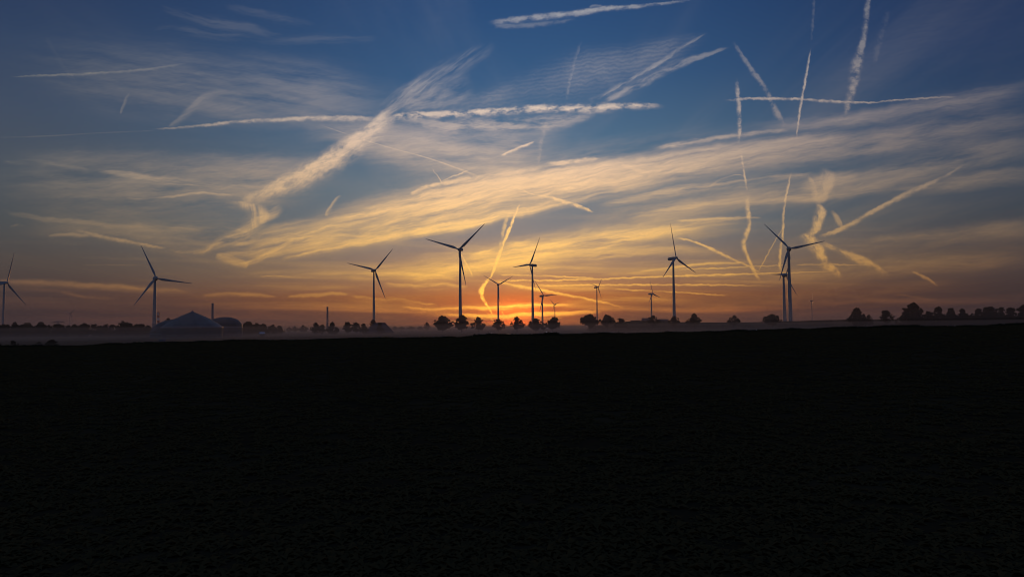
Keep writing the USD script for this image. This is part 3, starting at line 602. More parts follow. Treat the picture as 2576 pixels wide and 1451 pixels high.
HB = 14500.0
tag(usdkit.mesh(stage, '/World/haze', boxm(-HB, HB, -HB, HB, -12.0, 176.0), volume('haze_air', (0.66, 0.56, 0.53), 2.2e-5, 0.55)).GetPrim(),
    'thin evening haze over the whole plain', 'haze', kind='stuff')


def mist_sheet(top, density, seed, y0, y1, color=(0.46, 0.37, 0.30)):
    """A bank of ground mist: closed, flat below the ground, gently rolling above."""
    a0, a1 = -0.78, 0.78
    az = np.linspace(a0, a1, 40); rr = np.geomspace(y0, y1, 40)
    A, R = np.meshgrid(az, rr, indexing='ij')
    x, y = R * np.sin(A), R * np.cos(A)
    zt = top + 1.7 * (meshkit.fbm(np.stack([x / 160, y / 160, 0 * x + seed], -1), 3, seed) - 0.5)
    n = 40
    v = np.vstack([np.stack([x, y, zt], -1).reshape(-1, 3), np.stack([x, y, 0 * x - 9.0], -1).reshape(-1, 3)])
    q = []
    idx = lambda i, j, b=0: i * n + j + b * n * n
    for i in range(n - 1):
        for j in range(n - 1):
            q += [(idx(i, j), idx(i + 1, j), idx(i + 1, j + 1), idx(i, j + 1)), (idx(i, j, 1), idx(i, j + 1, 1), idx(i + 1, j + 1, 1), idx(i + 1, j, 1))]
    for i in range(n - 1):
        q += [(idx(i, 0), idx(i, 0, 1), idx(i + 1, 0, 1), idx(i + 1, 0)), (idx(i, n - 1), idx(i + 1, n - 1), idx(i + 1, n - 1, 1), idx(i, n - 1, 1))]
        q += [(idx(0, i), idx(0, i + 1), idx(0, i + 1, 1), idx(0, i, 1)), (idx(n - 1, i), idx(n - 1, i, 1), idx(n - 1, i + 1, 1), idx(n - 1, i + 1))]
    q = np.array(q)
    m = trimesh.Trimesh(v, np.vstack([q[:, [0, 1, 2]], q[:, [0, 2, 3]]]), process=False)
    trimesh.repair.fix_normals(m)
    name = free('/World', 'mist')
    tag(usdkit.mesh(stage, '/World/' + name, m, volume(name + '_air', color, density, 0.5)).GetPrim(), 'bank of pale ground mist lying between the field and the trees', 'mist', 'banks of ground mist', 'stuff')


for k, (top, dens) in enumerate([(-1.8, 0.0010), (-0.8, 0.0008), (0.4, 0.0006), (3.0, 0.0007), (9.0, 0.00055), (24.0, 0.00024)]):
    mist_sheet(top, dens, 11 + k, 178.0, 2600.0)


# ------------------------------------------------------------------ wind turbines
def blade_mesh(R):
    """One blade along +z from the hub, chord along x, thickness along y."""
    st = [(0.9, 1.3, 1.25), (2.2, 1.35, 1.2), (4.0, 2.0, 0.95), (7.0, 2.9, 0.62), (10.5, 2.75, 0.6), (16, 2.2, 0.46), (23, 1.65, 0.36), (31, 1.1, 0.27), (37, 0.75, 0.19), (40, 0.48, 0.12), (41, 0.12, 0.04)]
    n = 12; th = np.arange(n) * 2 * np.pi / n
    v = []
    for k, (z, c, t) in enumerate(st):
        tw = math.radians(62 - 20 * math.exp(-z / 12) - 48 * min(1, (z - 0.9) / 20))
        off = 0.18 * c if z > 3 else 0
        px, py = c / 2 * np.cos(th) + off, t / 2 * np.sin(th) * (1 - 0.35 * np.cos(th) * (z > 3))
        tw *= 0.45
        v.append(np.stack([px * math.cos(tw) - py * math.sin(tw), px * math.sin(tw) + py * math.cos(tw) - 0.9 * (z / 41) ** 2, np.full(n, z)], -1))
    v = np.array(v) * (R / 41.0)
    m = len(st); v = v.reshape(-1, 3)
    i, j = np.meshgrid(np.arange(m - 1), np.arange(n), indexing='ij'); i, j = i.ravel(), j.ravel(); k = (j + 1) % n
    f = np.vstack([np.c_[i * n + j, i * n + k, (i + 1) * n + k], np.c_[i * n + j, (i + 1) * n + k, (i + 1) * n + j]])
    v = np.vstack([v, v[:n].mean(0), v[-n:].mean(0)])
    e = np.arange(n); e2 = (e + 1) % n
    f = np.vstack([f, np.c_[e2, e, np.full(n, m * n)], np.c_[(m - 1) * n + e, (m - 1) * n + e2, np.full(n, m * n + 1)]])
    return trimesh.Trimesh(v, f, process=False)


def turbine(hub_px, rng, yaw, tilt, phase, style, label, R=41.0, fat=1.0):
    H = np.array([0, 0, EYE]) + ray(*hub_px) * rng
    n = np.array([math.sin(yaw) * math.cos(tilt), -math.cos(yaw) * math.cos(tilt), math.sin(tilt)])
    h = np.array([math.cos(yaw), math.sin(yaw), 0.0])
    u = np.cross(n, h); u = u if u[2] > 0 else np.cross(h, n)
    k = R / 41.0 * fat
    ax = H - n * 4.2 * k
    gz = float(ground(ax[0], ax[1])) - 0.3
    t = thing('wind_turbine', (ax[0], ax[1], gz), label, 'wind turbine', 'wind turbines on the plain')
    o = np.array([ax[0], ax[1], gz])
    top = ax[2] - 1.5 * k - gz
    prof = [(0.0, 0.0), (2.9 * k, 0.0), (2.9 * k, 0.35), (2.5 * k, 0.4)]
    for q in np.linspace(0.02, 1, 14):
        rr = ((2.1 + (0.98 - 2.1) * q ** 0.85) if style == 'box' else (2.45 + (1.3 - 2.45) * q)) * k
        prof.append((rr, 0.4 + q * (top - 0.4)))
        if abs(q - 0.322) < 0.04 or abs(q - 0.69) < 0.04:   # flanges
            z = 0.4 + q * (top - 0.4); prof += [(rr + 0.06 * k, z + 0.02), (rr + 0.06 * k, z + 0.25), (rr, z + 0.27)]
    prof += [(1.15 * k, top + 0.05), (1.15 * k, top + 0.5 * k), (0.0, top + 0.5 * k)]
    tw = part('tower', lathe(prof, 24), PAINT, t, smooth=50)
    az = math.atan2(-o[0], -o[1])
    dmesh = boxm(-0.45, 0.45, 1.9 * k, 2.5 * k, 1.6, 3.9); dmesh.apply_transform(trimesh.transformations.rotation_matrix(-az + 0.6, [0, 0, 1]))
    part('door', dmesh, STEEL, t)
    B = np.column_stack([h, -n, u])                    # rotor frame: x across, y back along the axis, z up
    P0 = H - o

    def put(m):
        m = m.copy(); m.vertices = m.vertices @ B.T + P0; return m
    if style == 'box':
        nac = []
        for y, w, hh, dz in [(1.3, 1.15, 1.2, 0), (1.8, 1.5, 1.55, 0.05), (3.5, 1.65, 1.75, 0.15), (7.5, 1.65, 1.8, 0.2), (10.4, 1.5, 1.55, 0.3), (10.9, 1.25, 1.2, 0.35)]:
            ang = np.arange(16) * 2 * np.pi / 16
            cx_, sx_ = np.cos(ang), np.sin(ang)
            p_ = 0.38
            nac.append(np.stack([np.sign(cx_) * np.abs(cx_) ** p_ * w, np.full(16, y), np.sign(sx_) * np.abs(sx_) ** p_ * hh + dz], -1))
        v = np.array(nac).reshape(-1, 3) * k
        q = len(nac)
        i, j = np.meshgrid(np.arange(q - 1), np.arange(16), indexing='ij'); i, j = i.ravel(), j.ravel(); kk = (j + 1) % 16
        f = np.vstack([np.c_[i * 16 + j, i * 16 + kk, (i + 1) * 16 + kk], np.c_[i * 16 + j, (i + 1) * 16 + kk, (i + 1) * 16 + j]])
        v = np.vstack([v, v[:16].mean(0), v[-16:].mean(0)])
        e = np.arange(16); e2 = (e + 1) % 16
        f = np.vstack([f, np.c_[e2, e, np.full(16, len(v) - 2)], np.c_[(q - 1) * 16 + e, (q - 1) * 16 + e2, np.full(16, len(v) - 1)]])
        m = trimesh.Trimesh(v, f, process=False); trimesh.repair.fix_normals(m)
        nc = part('nacelle', put(m), PAINT, t, smooth=35)
        part('wind_vane', put(cat_([cone((0.5 * k, 9.8 * k, 2.0 * k), (0.5 * k, 9.8 * k, 3.6 * k), 0.07, 0.05, 6), cone((-0.5 * k, 9.8 * k, 2.0 * k), (-0.5 * k, 9.8 * k, 3.3 * k), 0.07, 0.05, 6), boxm(-0.75 * k, -0.25 * k, 9.7 * k, 9.9 * k, 3.25 * k, 3.45 * k)])), STEEL, t)
        hub = lathe([(0.0, 2.3), (0.55, 2.15), (1.05, 1.6), (1.35, 0.8), (1.4, 0.0), (1.3, -1.2), (0.0, -1.25)], 24)
    else:
        m = lathe([(0.0, -6.6), (0.9, -6.4), (1.8, -5.7), (2.5, -4.5), (2.8, -3.2), (2.8, -2.0), (2.6, -1.35), (0.0, -1.3)], 28)
        m.vertices = m.vertices[:, [0, 2, 1]] * np.array([1, -1, 1]) * k
        trimesh.repair.fix_normals(m)
        nc = part('nacelle', put(m), PAINT, t, smooth=40)
        part('wind_vane', put(cat_([cone((0, 4.4 * k, 2.3 * k), (0, 4.4 * k, 4.1 * k), 0.08, 0.05, 6), boxm(-0.35 * k, 0.35 * k, 4.3 * k, 4.5 * k, 3.9 * k, 4.1 * k)])), STEEL, t)
        hub = lathe([(0.0, 2.4), (0.7, 2.25), (1.5, 1.6), (2.1, 0.6), (2.4, -0.4), (2.55, -1.2), (0.0, -1.25)], 28)
    hub.vertices = hub.vertices[:, [0, 2, 1]] * np.array([1, -1, 1]) * k
    trimesh.repair.fix_normals(hub)
    part('hub', put(hub), PAINT, t, smooth=40)
    bm = blade_mesh(R)
    bm.vertices[:, :2] *= fat
    for i in range(3):
        a = phase + i * 2 * math.pi / 3 - math.pi / 2
        m = bm.copy(); m.apply_transform(trimesh.transformations.rotation_matrix(-a, [0, 1, 0]))
        part('blade', put(m), BLADE, t, smooth=50)
    return t


# place of the hub, distance, facing, tilt, turn of the rotor, kind of nacelle
turbine((17.6, 711.0), 1190, 1.36, 0.017, 1.329, 'box', 'wind turbine cut by the left edge, its boxy nacelle pointing out of the picture')
turbine((392.6, 699.5), 981, 0.715, 0.138, 1.966, 'egg', 'tall wind turbine just left of the tent-shaped gas dome')
turbine((177.6, 788.6), 4864, 1.038, 0.08, 0.82, 'box', 'faint tiny wind turbine far off in haze above the left hedgerow')
turbine((943.6, 679.5), 1056, 0.578, 0.095, 0.848, 'box', 'wind turbine rising behind the steep dark barn roof')
turbine((1154.2, 627.2), 852, -0.260, -0.022, 0.725, 'box', 'tallest wind turbine, wide Y of blades, left of the sunset glow')
turbine((1254.0, 715.8), 1770, 0.321, 0.15, 0.51, 'egg', 'mid-sized wind turbine with a level V of blades just left of the sun')
turbine((1332.5, 666.0), 1031, -1.005, 0.121, 1.065, 'box', 'large wind turbine right of the sun, nacelle seen from its side')
turbine((1367.7, 743.2), 1714, 0.668, 0.15, 0.075, 'box', 'smaller wind turbine just right of the large one beside the sun', fat=1.2)
turbine((1393.8, 765.9), 4088, -0.76, 0.041, 0.3, 'box', 'very small wind turbine with raised V of blades, right of the sun', fat=1.4)
turbine((1505.0, 722.5), 2556, 0.92, 0.092, 0.845, 'box', 'wind turbine standing behind the broad round tree right of the sun', fat=1.4)
turbine((1642.3, 738.5), 2350, 0.822, 0.097, 1.811, 'box', 'small wind turbine behind the hazy farm buildings', fat=1.4)
turbine((1701.0, 648.5), 914, 0.776, 0.121, 1.683, 'box', 'large wind turbine with one blade straight up, right of the farm buildings')
turbine((1985.3, 625.2), 960, -0.166, 0.20, 0.193, 'egg', 'large wind turbine with round nacelle, nearer of the overlapping pair on the right')
turbine((1977.6, 691.3), 1395, 0.6, 0.12, 1.065, 'egg', 'lower wind turbine half behind the large round-nacelled one', fat=1.25)
turbine((2044.6, 756.4), 3000, 1.36, 0.06, 1.45, 'box', 'small far wind turbine seen edge on, right of the overlapping pair', R=31.0, fat=1.25)


# ------------------------------------------------------------------ trees
def leaf_cloud(rng, centres, radii, count, size):
    """Leaf-sized faces spread through lobes, more of them towards the lobes' outsides."""
    c = rng.choice(len(centres), count, p=radii ** 1.7 / (radii ** 1.7).sum())
    d = rng.normal(size=(count, 3)); d /= np.linalg.norm(d, axis=1, keepdims=True)
    p = centres[c] + d * (radii[c] * rng.uniform(0.25, 1, count) ** 0.45)[:, None] * np.array([1, 1, 0.8])
    a = rng.normal(size=(count, 3)); a /= np.linalg.norm(a, axis=1, keepdims=True)
    b = np.cross(a, rng.normal(size=(count, 3))); b /= np.linalg.norm(b, axis=1, keepdims=True)
    s1, s2 = (size * rng.uniform(0.6, 1.3, count))[:, None], (size * rng.uniform(0.4, 0.8, count))[:, None]
    v = np.stack([p - a * s1, p + b * s2, p + a * s1, p - b * s2], 1).reshape(-1, 3)
    k = np.arange(count) * 4
    return trimesh.Trimesh(v, np.vstack([np.c_[k, k + 1, k + 2], np.c_[k, k + 2, k + 3]]), process=False)


SHAPES = {'round': (0.74, 0.78), 'cone': (0.52, 0.9), 'spread': (0.92, 0.66), 'tall': (0.70, 0.62), 'loose': (0.68, 0.8), 'bush': (0.45, 0.55)}
seed_ = [100]


def tree(x, top, w, dist, shape, label, group=None, dens=1.0, bare=0.15, cat='tree', name='broadleaf_tree'):
    seed_[0] += 1
    rng = np.random.default_rng(seed_[0])
    base = spot(x, dist)
    h = max(1.2, height_at(x, top, dist) - base[2])
    R = metres(w, x, dist) / 2
    t = thing(name, base, label, cat, group)
    p_, q_ = SHAPES[shape]
    z0 = h * bare if shape != 'bush' else h * 0.04
    hc = h - z0
    lean = rng.normal(size=2) * 0.03 * h
    nl = int((34 if shape != 'bush' else 22) * min(1.3, max(0.6, dens)))
    vs = rng.uniform(0.04, 0.93, nl)
    env = np.sin(np.pi * vs ** p_) ** q_ * R
    lr = np.clip(R * rng.uniform(0.16, 0.33, nl), 0.25, hc * 0.22)
    th = rng.uniform(0, 2 * np.pi, nl)
    sw = rng.uniform(0, 2 * np.pi, 2)
    env = env * (0.90 + 0.16 * np.sin(th + sw[0]) + 0.13 * np.sin(2 * th + 5 * vs + sw[1]))
    rad = np.maximum(env - lr * 0.75, 0) * np.sqrt(rng.uniform(0.08, 1, nl))
    cen = np.stack([rad * np.cos(th), rad * np.sin(th), z0 + vs * hc - lr * 0.15], -1)
    cen[:, :2] += lean * (cen[:, 2:] / h) ** 1.5
    cen[:, 2] = np.minimum(cen[:, 2], h - lr * 0.8)
    # one lobe at the very top and two at the sides hold the outline
    cen = np.vstack([cen, [lean[0], lean[1], h - 0.16 * hc], [R * 0.72, 0, z0 + 0.36 * hc], [-R * 0.72, 0, z0 + 0.36 * hc]])
    lr = np.append(lr, [0.17 * hc if 0.17 * hc < 0.45 * R else 0.45 * R, R * 0.27, R * 0.27])
    ns = 26                                   # small sprays that break the outline
    v2 = rng.uniform(0.02, 0.97, ns)
    e2 = np.sin(np.pi * v2 ** p_) ** q_ * R * rng.uniform(0.72, 1.12, ns)
    t2 = rng.uniform(0, 2 * np.pi, ns)
    l2 = np.clip(R * rng.uniform(0.07, 0.15, ns), 0.15, 0.9)
    c2 = np.stack([e2 * np.cos(t2), e2 * np.sin(t2), np.minimum(z0 + v2 * hc * rng.uniform(0.94, 1.05, ns), h - l2 * .3)], -1)
    c2[:, :2] += lean * (c2[:, 2:] / h) ** 1.5
    cen, lr = np.vstack([cen, c2]), np.append(lr, l2)
    # trunk and limbs
    r0 = max(0.10, 0.028 * h)
    joint = np.array([lean[0] * .2, lean[1] * .2, z0 + hc * 0.22])
    tr = part('trunk', cat_([cone((0, 0, -0.4), joint * [1, 1, .6], r0 * 1.15, r0 * .8, 8), cone(joint * [1, 1, .6], (lean[0] * .7, lean[1] * .7, z0 + hc * .72), r0 * .8, r0 * .25, 8)]), BARK, t)
    limbs = []
    for c in cen[:: 2]:
        s0 = np.array([lean[0] * .3, lean[1] * .3, min(c[2] * .8, z0 + hc * rng.uniform(0.0, 0.35))])
        mid = (s0 + c) / 2 + np.array([0, 0, -0.06 * hc])
        limbs += [cone(s0, mid, r0 * .38, r0 * .22, 5), cone(mid, c, r0 * .22, r0 * .07, 5)]
    part('branches', cat_(limbs), BARK, t)
    count = int(min(2400, 1350 * dens))
    part('crown', leaf_cloud(rng, cen, lr, count, 0.052 * (R * hc * 4) ** 0.5 * (1.0 if dens > 0.7 else 0.9)), LEAF, t)
    return t


ROW = 'trees of the row between field and turbines'
tree(1114, 795.3, 51, 610, 'round', 'broad dense tree at the left end of the row, left of the tallest turbine', ROW, 1.25, bare=.25)
tree(1161, 792.5, 37, 610, 'tall', 'dense upright tree at the foot of the tallest turbine', ROW, 1.2, bare=0.24)
tree(1203, 797.5, 38, 615, 'cone', 'pointed loose tree second left of the sun', ROW, 0.75, bare=0.24)
tree(1254, 802, 33, 612, 'round', 'small round tree at the foot of the V-bladed turbine left of the sun', ROW, 0.85, bare=0.24)
tree(1300.5, 797, 37, 612, 'loose', 'sparse tree standing right in front of the setting sun', ROW, 0.55, bare=0.24)
tree(1346.5, 801, 38, 612, 'round', 'low round tree just right of the sun at the large turbine foot', ROW, 1.1, bare=0.24)
tree(1366, 811, 14, 612, 'round', 'small tree squeezed between two round trees right of the sun', ROW, 0.7, bare=0.24)
tree(1389.5, 798, 40, 612, 'round', 'dense dome-shaped tree right of the sun, under the very small turbine', ROW, 1.2, bare=0.24)
tree(1484, 790.5, 51, 610, 'round', 'widest dense tree right of the sun, left of a paired narrower tree', ROW, 1.3, bare=0.24)
tree(1529, 791.5, 37, 610, 'round', 'rounded tree with gaps next to the widest tree right of the sun', ROW, 0.9, bare=0.24)
tree(1561.5, 800, 31, 640, 'bush', 'bushy low tree in mist left of the hazy farm buildings', ROW, 0.9, bare=0.12)
tree(1645, 793.5, 34, 620, 'loose', 'thin misty tree in front of the farm buildings', ROW, 0.6, bare=0.24)
tree(1695.5, 794.5, 31, 615, 'loose', 'thin tree at the foot of the turbine with an upright blade', ROW, 0.6, bare=0.24)
tree(1747, 789.5, 39, 605, 'cone', 'ragged tree with a narrow top and wide lower limbs on the right slope', ROW, 0.75, bare=0.3)
tree(1846, 793.5, 33, 605, 'round', 'lone small round tree midway along the right slope', ROW, 0.7, bare=0.3)
tree(1943, 790.5, 48, 600, 'round', 'wide round tree left of the overlapping turbines', ROW, 0.95, bare=0.3)
HEDGE_R = 'trees at the right end of the hill'
tree(2157, 774.5, 47, 560, 'cone', 'dark heaped tree with a tall top on the right hill', HEDGE_R, 1.2, bare=0.15)
tree(2186, 791.5, 20, 565, 'round', 'small dark tree leaning against the heaped one on the hill', HEDGE_R, 0.7)
tree(2232, 780.5, 35, 560, 'spread', 'lone small tree with clear trunk on the right hill', HEDGE_R, 0.75, bare=0.34)
tree(2299, 761.5, 64, 560, 'round', 'largest tree on the right, broad and dark with two rounded tops', HEDGE_R, 1.3, bare=0.1)
tree(2339, 783.5, 40, 575, 'bush', 'low flat-topped bush right of the largest tree', HEDGE_R, 1.0, cat='bush', name='bush')
tree(2365, 770.5, 34, 600, 'loose', 'loose upright tree second right of the largest tree', HEDGE_R, 0.8, bare=0.1)
tree(2394, 774, 39, 600, 'cone', 'pointed dark tree third right of the largest tree', HEDGE_R, 1.0, bare=0.1)
tree(2422, 777, 34, 600, 'cone', 'spiky-topped dark tree in the middle of the far right group', HEDGE_R, 0.9, bare=0.1)
tree(2445, 791, 30, 600, 'bush', 'low dark bush in the dip of the far right group', HEDGE_R, 0.8, cat='bush', name='bush')
tree(2462, 776, 32, 610, 'round', 'rounded dark tree beside the gap near the right edge', HEDGE_R, 0.9)
tree(2493, 771.5, 45, 610, 'spread', 'wide tree with a gap under its crown near the right edge', HEDGE_R, 1.0, bare=0.32)
tree(2519, 772, 30, 620, 'tall', 'feathery upright tree between two rounder ones near the right edge', HEDGE_R, 0.6, bare=0.15)
tree(2542, 773, 36, 610, 'tall', 'last whole round-topped tree before the right edge', HEDGE_R, 1.1, bare=0.1)
tree(2584, 764.5, 50, 600, 'tall', 'dark tree cut by the right edge', HEDGE_R, 1.1, bare=0.1)
MID = 'trees in mist left of the tallest turbine'
tree(1074, 811, 17, 1080, 'tall', 'faint round misty tree left of the broad row tree', MID, 0.8)
tree(1010, 821, 18, 1200, 'round', 'faint far bush-like tree right of the barn', MID, 0.7)
tree(1034, 820, 20, 1200, 'round', 'second faint far tree right of the barn', MID, 0.7)
tree(1057, 821, 16, 1200, 'round', 'faint far tree just left of the round misty tree', MID, 0.7)
tree(993, 820.5, 15, 1150, 'round', 'faint misty tree at the right foot of the barn roof', MID, 0.7)
tree(795, 811.5, 26, 560, 'round', 'round tree left of the slim chimney standing alone', MID, 1.0, bare=0.15)
tree(811, 816.5, 20, 570, 'round', 'low tree at the foot of the slim lone chimney', MID, 0.8)
tree(837, 811.5, 33, 555, 'cone', 'broad pointed tree right of the slim lone chimney', MID, 1.1, bare=0.12)
tree(875, 810, 29, 560, 'round', 'round tree on trunk left of the barn', MID, 0.9, bare=0.25)
tree(896, 810.5, 24, 560, 'round', 'round tree touching the barn bushes on their left', MID, 0.8, bare=0.25)
tree(916, 813.5, 24, 540, 'bush', 'dark bush at the left end of the barn', MID, 0.9, cat='bush', name='bush')
tree(939, 802, 19, 585, 'round', 'dark tree top above the barn roof, at the turbine foot', MID, 0.8)
tree(956, 810.5, 20, 535, 'bush', 'dark bush grown up the barn roof on its right half', MID, 0.8, cat='bush', name='bush')
tree(728, 822, 13, 900, 'round', 'leftmost of three faint round trees left of the slim chimney', MID, 0.7)
tree(742, 820.5, 16, 900, 'round', 'middle of three faint round trees left of the slim chimney', MID, 0.7)
tree(763, 818, 24, 880, 'round', 'right and widest of three faint round trees left of the slim chimney', MID, 0.8)
LEFT = 'trees of the hedgerow on the left'
for x, top, w, sh, lb in [(8, 815.5, 30, 'round', 'low dark tree at the left edge beside the cut-off turbine'), (37, 809.5, 18, 'cone', 'small pointed dark tree right of the cut-off turbine'),
                          (67, 811.5, 38, 'round', 'wide rounded dark tree second right of the cut-off turbine'), (102, 809.5, 32, 'cone', 'dark tree with two points left of the electricity pylon'),
                          (150, 815.5, 34, 'round', 'rounded dark tree under the electricity pylon'), (212, 812.5, 34, 'round', 'humped dark tree under the faint tiny turbine'),
                          (186, 817, 20, 'round', 'low dark tree just right of the electricity pylon'), (262, 820, 34, 'round', 'low stretch of dark tree midway to the domes'),
                          (316, 809.5, 44, 'round', 'largest dark tree left of the gas domes'), (348, 815, 32, 'round', 'dark tree between the largest one and the striped mast'),
                          (374, 819, 20, 'round', 'low dark tree at the foot of the turbine beside the domes'), (420, 799.5, 19, 'round', 'dark tree top showing over the left gas dome'),
                          (436, 802, 14, 'round', 'small dark tree top nearest the tent-shaped dome'), (600, 809, 12, 'round', 'small dark tree top at the right edge of the round dome'),
                          (622, 808.5, 30, 'round', 'rounded dark tree right of the round gas dome'), (645, 812, 26, 'round', 'dark tree second right of the round gas dome'),
                          (662, 814.5, 28, 'round', 'dark tree above the small pale roof'), (685, 816.5, 20, 'round', 'dark rounded tree just right of the small pale roof'),
                          (702, 819.5, 22, 'round', 'low dark tree trailing off right of the pale roof')]:
    tree(x, top, w * 1.3, 640, sh, lb, LEFT, 1.0, bare=0.03)
for k in range(26):
    x = -14 + k * 15.5
    tree(x, 816.5 + 1.8 * math.sin(k * 2.3), 32, 610, 'bush', 'dark leafy bush filling the bottom of the left hedgerow', 'bushes at the bottom of the left hedgerow', 0.5, cat='bush', name='bush')
for k in range(5):
    tree(612 + k * 17, 819.5 + 0.8 * math.sin(k * 1.9), 26, 600, 'bush', 'dark leafy bush under the trees right of the domes', 'bushes right of the domes', 0.5, cat='bush', name='bush')
for k in range(22):
    x = 2266 + k * 15
    tree(x, (791 if 2330 < x < 2475 or x > 2506 else 797) + 2.0 * math.sin(k * 1.7), 30, 590, 'bush', 'dark leafy bush of the low hedge under the right trees', 'low hedge under the right trees', 0.5, cat='bush', name='bush')
NEAR = 'bushes alone in the mist on the left'
tree(33.5, 856.5, 27, 245, 'bush', 'round dark bush alone in the mist, nearest the left edge', NEAR, 0.8, cat='bush', name='bush')
tree(98, 860, 22, 275, 'bush', 'paler low bush in the mist touching the large lone one', NEAR, 0.6, cat='bush', name='bush')
tree(130, 854.5, 34, 250, 'bush', 'largest lone bush in the mist on the left', NEAR, 0.9, cat='bush', name='bush')
tree(0, 863, 12, 240, 'bush', 'bush in the mist cut by the left edge', NEAR, 0.6, cat='bush', name='bush')


# ------------------------------------------------------------------ gas plant, chimneys, masts, farms
def gas_dome(x, top, eave, w, dist, kind, label, m):
    b = spot(x, dist)
    R = metres(w, x, dist) / 2
    ze, zt = height_at(x, eave, dist) - b[2], height_at(x, top, dist) - b[2]
    t = thing('gas_dome', b, label, 'gas dome', 'domed tanks of the gas plant')
    part('tank_wall', lathe([(0, 0), (R, -0.5), (R, ze), (R - 0.25, ze + 0.02), (0, ze + 0.02)], 48), CONCRETE, t, smooth=40)
    part('rim', lathe([(R - 0.02, ze - 0.35), (R + 0.14, ze - 0.33), (R + 0.14, ze + 0.1), (R - 0.3, ze + 0.12)], 48), STEEL, t, smooth=40)
    H = zt - ze
    pr = []
    for v in np.linspace(0, 1, 22):
        if kind == 'tent':
            pr.append(((R - 0.1) * (1 - v), ze + 0.1 + (H - 0.1) * (v + 0.30 * v * (1 - v) + 0.28 * (1 - v) ** 3 * v)))
        else:
            a = v * math.pi / 2
            pr.append(((R - 0.1) * math.cos(a) ** 0.9, ze + 0.1 + (H - 0.1) * math.sin(a)))
    pr[-1] = (0.0, zt)
    part('membrane', lathe(pr, 64), m, t, smooth=60)
    if kind == 'tent':
        part('top_cap', lathe([(0, -0.1), (0.7, -0.15), (0.55, 0.15), (0.2, 0.25), (0.18, 0.5), (0, 0.5)], 16).apply_translation((0, 0, zt)), STEEL, t, smooth=40)
    nb = 12
    belts = []
    for k in range(nb):     # straps over the skin
        a = 2 * math.pi * k / nb
        pts = [np.array([(r_ + 0.03) * math.cos(a), (r_ + 0.03) * math.sin(a), z_ + 0.03]) for r_, z_ in pr[::3]]
        part('strap', cat_([cone(p, q, 0.05, 0.05, 5) for p, q in zip(pts[:-1], pts[1:])]), m, t)
    return t


gas_dome(458, 802, 838, 146, 475, 'cap', 'pale gas dome mostly hidden behind the left flank of the tent-shaped one', MEMBRANE2)
gas_dome(483.5, 783.8, 823, 146, 430, 'tent', 'tent-shaped gas dome with a pointed top', MEMBRANE)
gas_dome(566, 797.5, 822, 84, 500, 'cap', 'round-topped gas dome right of the tent-shaped one', MEMBRANE2)


def chimney(x, top, wpx, dist, label):
    b = spot(x, dist); h = height_at(x, top, dist) - b[2]; r = metres(wpx, x, dist) / 2
    t = thing('chimney', b, label, 'chimney')
    part('shaft', lathe([(0, -0.3), (r * 1.35, -0.3), (r * 1.3, 0.5), (r * 1.05, h * 0.7), (r * 0.92, h - 1.2), (0, h - 1.2)], 20), CHIMNEY, t, smooth=40)
    part('crown_ring', lathe([(0, h - 1.2), (r * 0.92, h - 1.2), (r * 1.04, h - 1.0), (r * 1.04, h - 0.3), (r * 0.92, h), (r * 0.7, h), (r * 0.7, h - 1), (0, h - 1)], 20), STEEL, t, smooth=40)
    part('ladder', cat_([boxm(-0.25, -0.18, -r * 1.25, -r * 1.12, 0, h - 1), boxm(0.18, 0.25, -r * 1.25, -r * 1.12, 0, h - 1)] + [boxm(-0.25, 0.25, -r * 1.22, -r * 1.16, z, z + 0.05) for z in np.arange(0.5, h - 1, 0.8)]), STEEL, t)


chimney(534.3, 763, 5.4, 900, 'tall plain chimney rising behind the gap between the gas domes')
chimney(823.6, 771.5, 4.4, 950, 'slim grey chimney standing alone above misty trees')

# striped lattice mast
b = spot(398, 600); h = height_at(398, 785.5, 600) - b[2]; wd = metres(3.4, 398, 600) / 2
t = thing('lattice_mast', b, 'red and white lattice mast left of the gas domes', 'mast')
nb = 9
for k in range(nb):
    z0, z1 = h * k / nb, h * (k + 1) / nb
    ms = []
    cs = [(-wd, -wd), (wd, -wd), (wd, wd), (-wd, wd)]
    for (xa, ya), (xb, yb) in zip(cs, cs[1:] + cs[:1]):
        ms += [cone((xa, ya, z0), (xa, ya, z1), .09, .09, 5), cone((xa, ya, z0), (xb, yb, z1), .05, .05, 4), cone((xb, yb, z0), (xa, ya, z1), .05, .05, 4), cone((xa, ya, z0), (xb, yb, z0), .05, .05, 4)]
    part('mast_section', cat_(ms), RED if k % 2 == nb % 2 - 1 + 1 else WHITE, t)
part('antenna_head', cat_([cone((0, 0, h), (0, 0, h + 0.8), .12, .08, 6), boxm(-wd * 1.3, wd * 1.3, -wd * 1.3, wd * 1.3, h - 0.05, h + 0.08), boxm(-wd * 1.5, -wd * 1.1, -.3, .3, h - 1.6, h - .2), boxm(wd * 1.1, wd * 1.5, -.3, .3, h - 1.6, h - .2)]), RED, t)

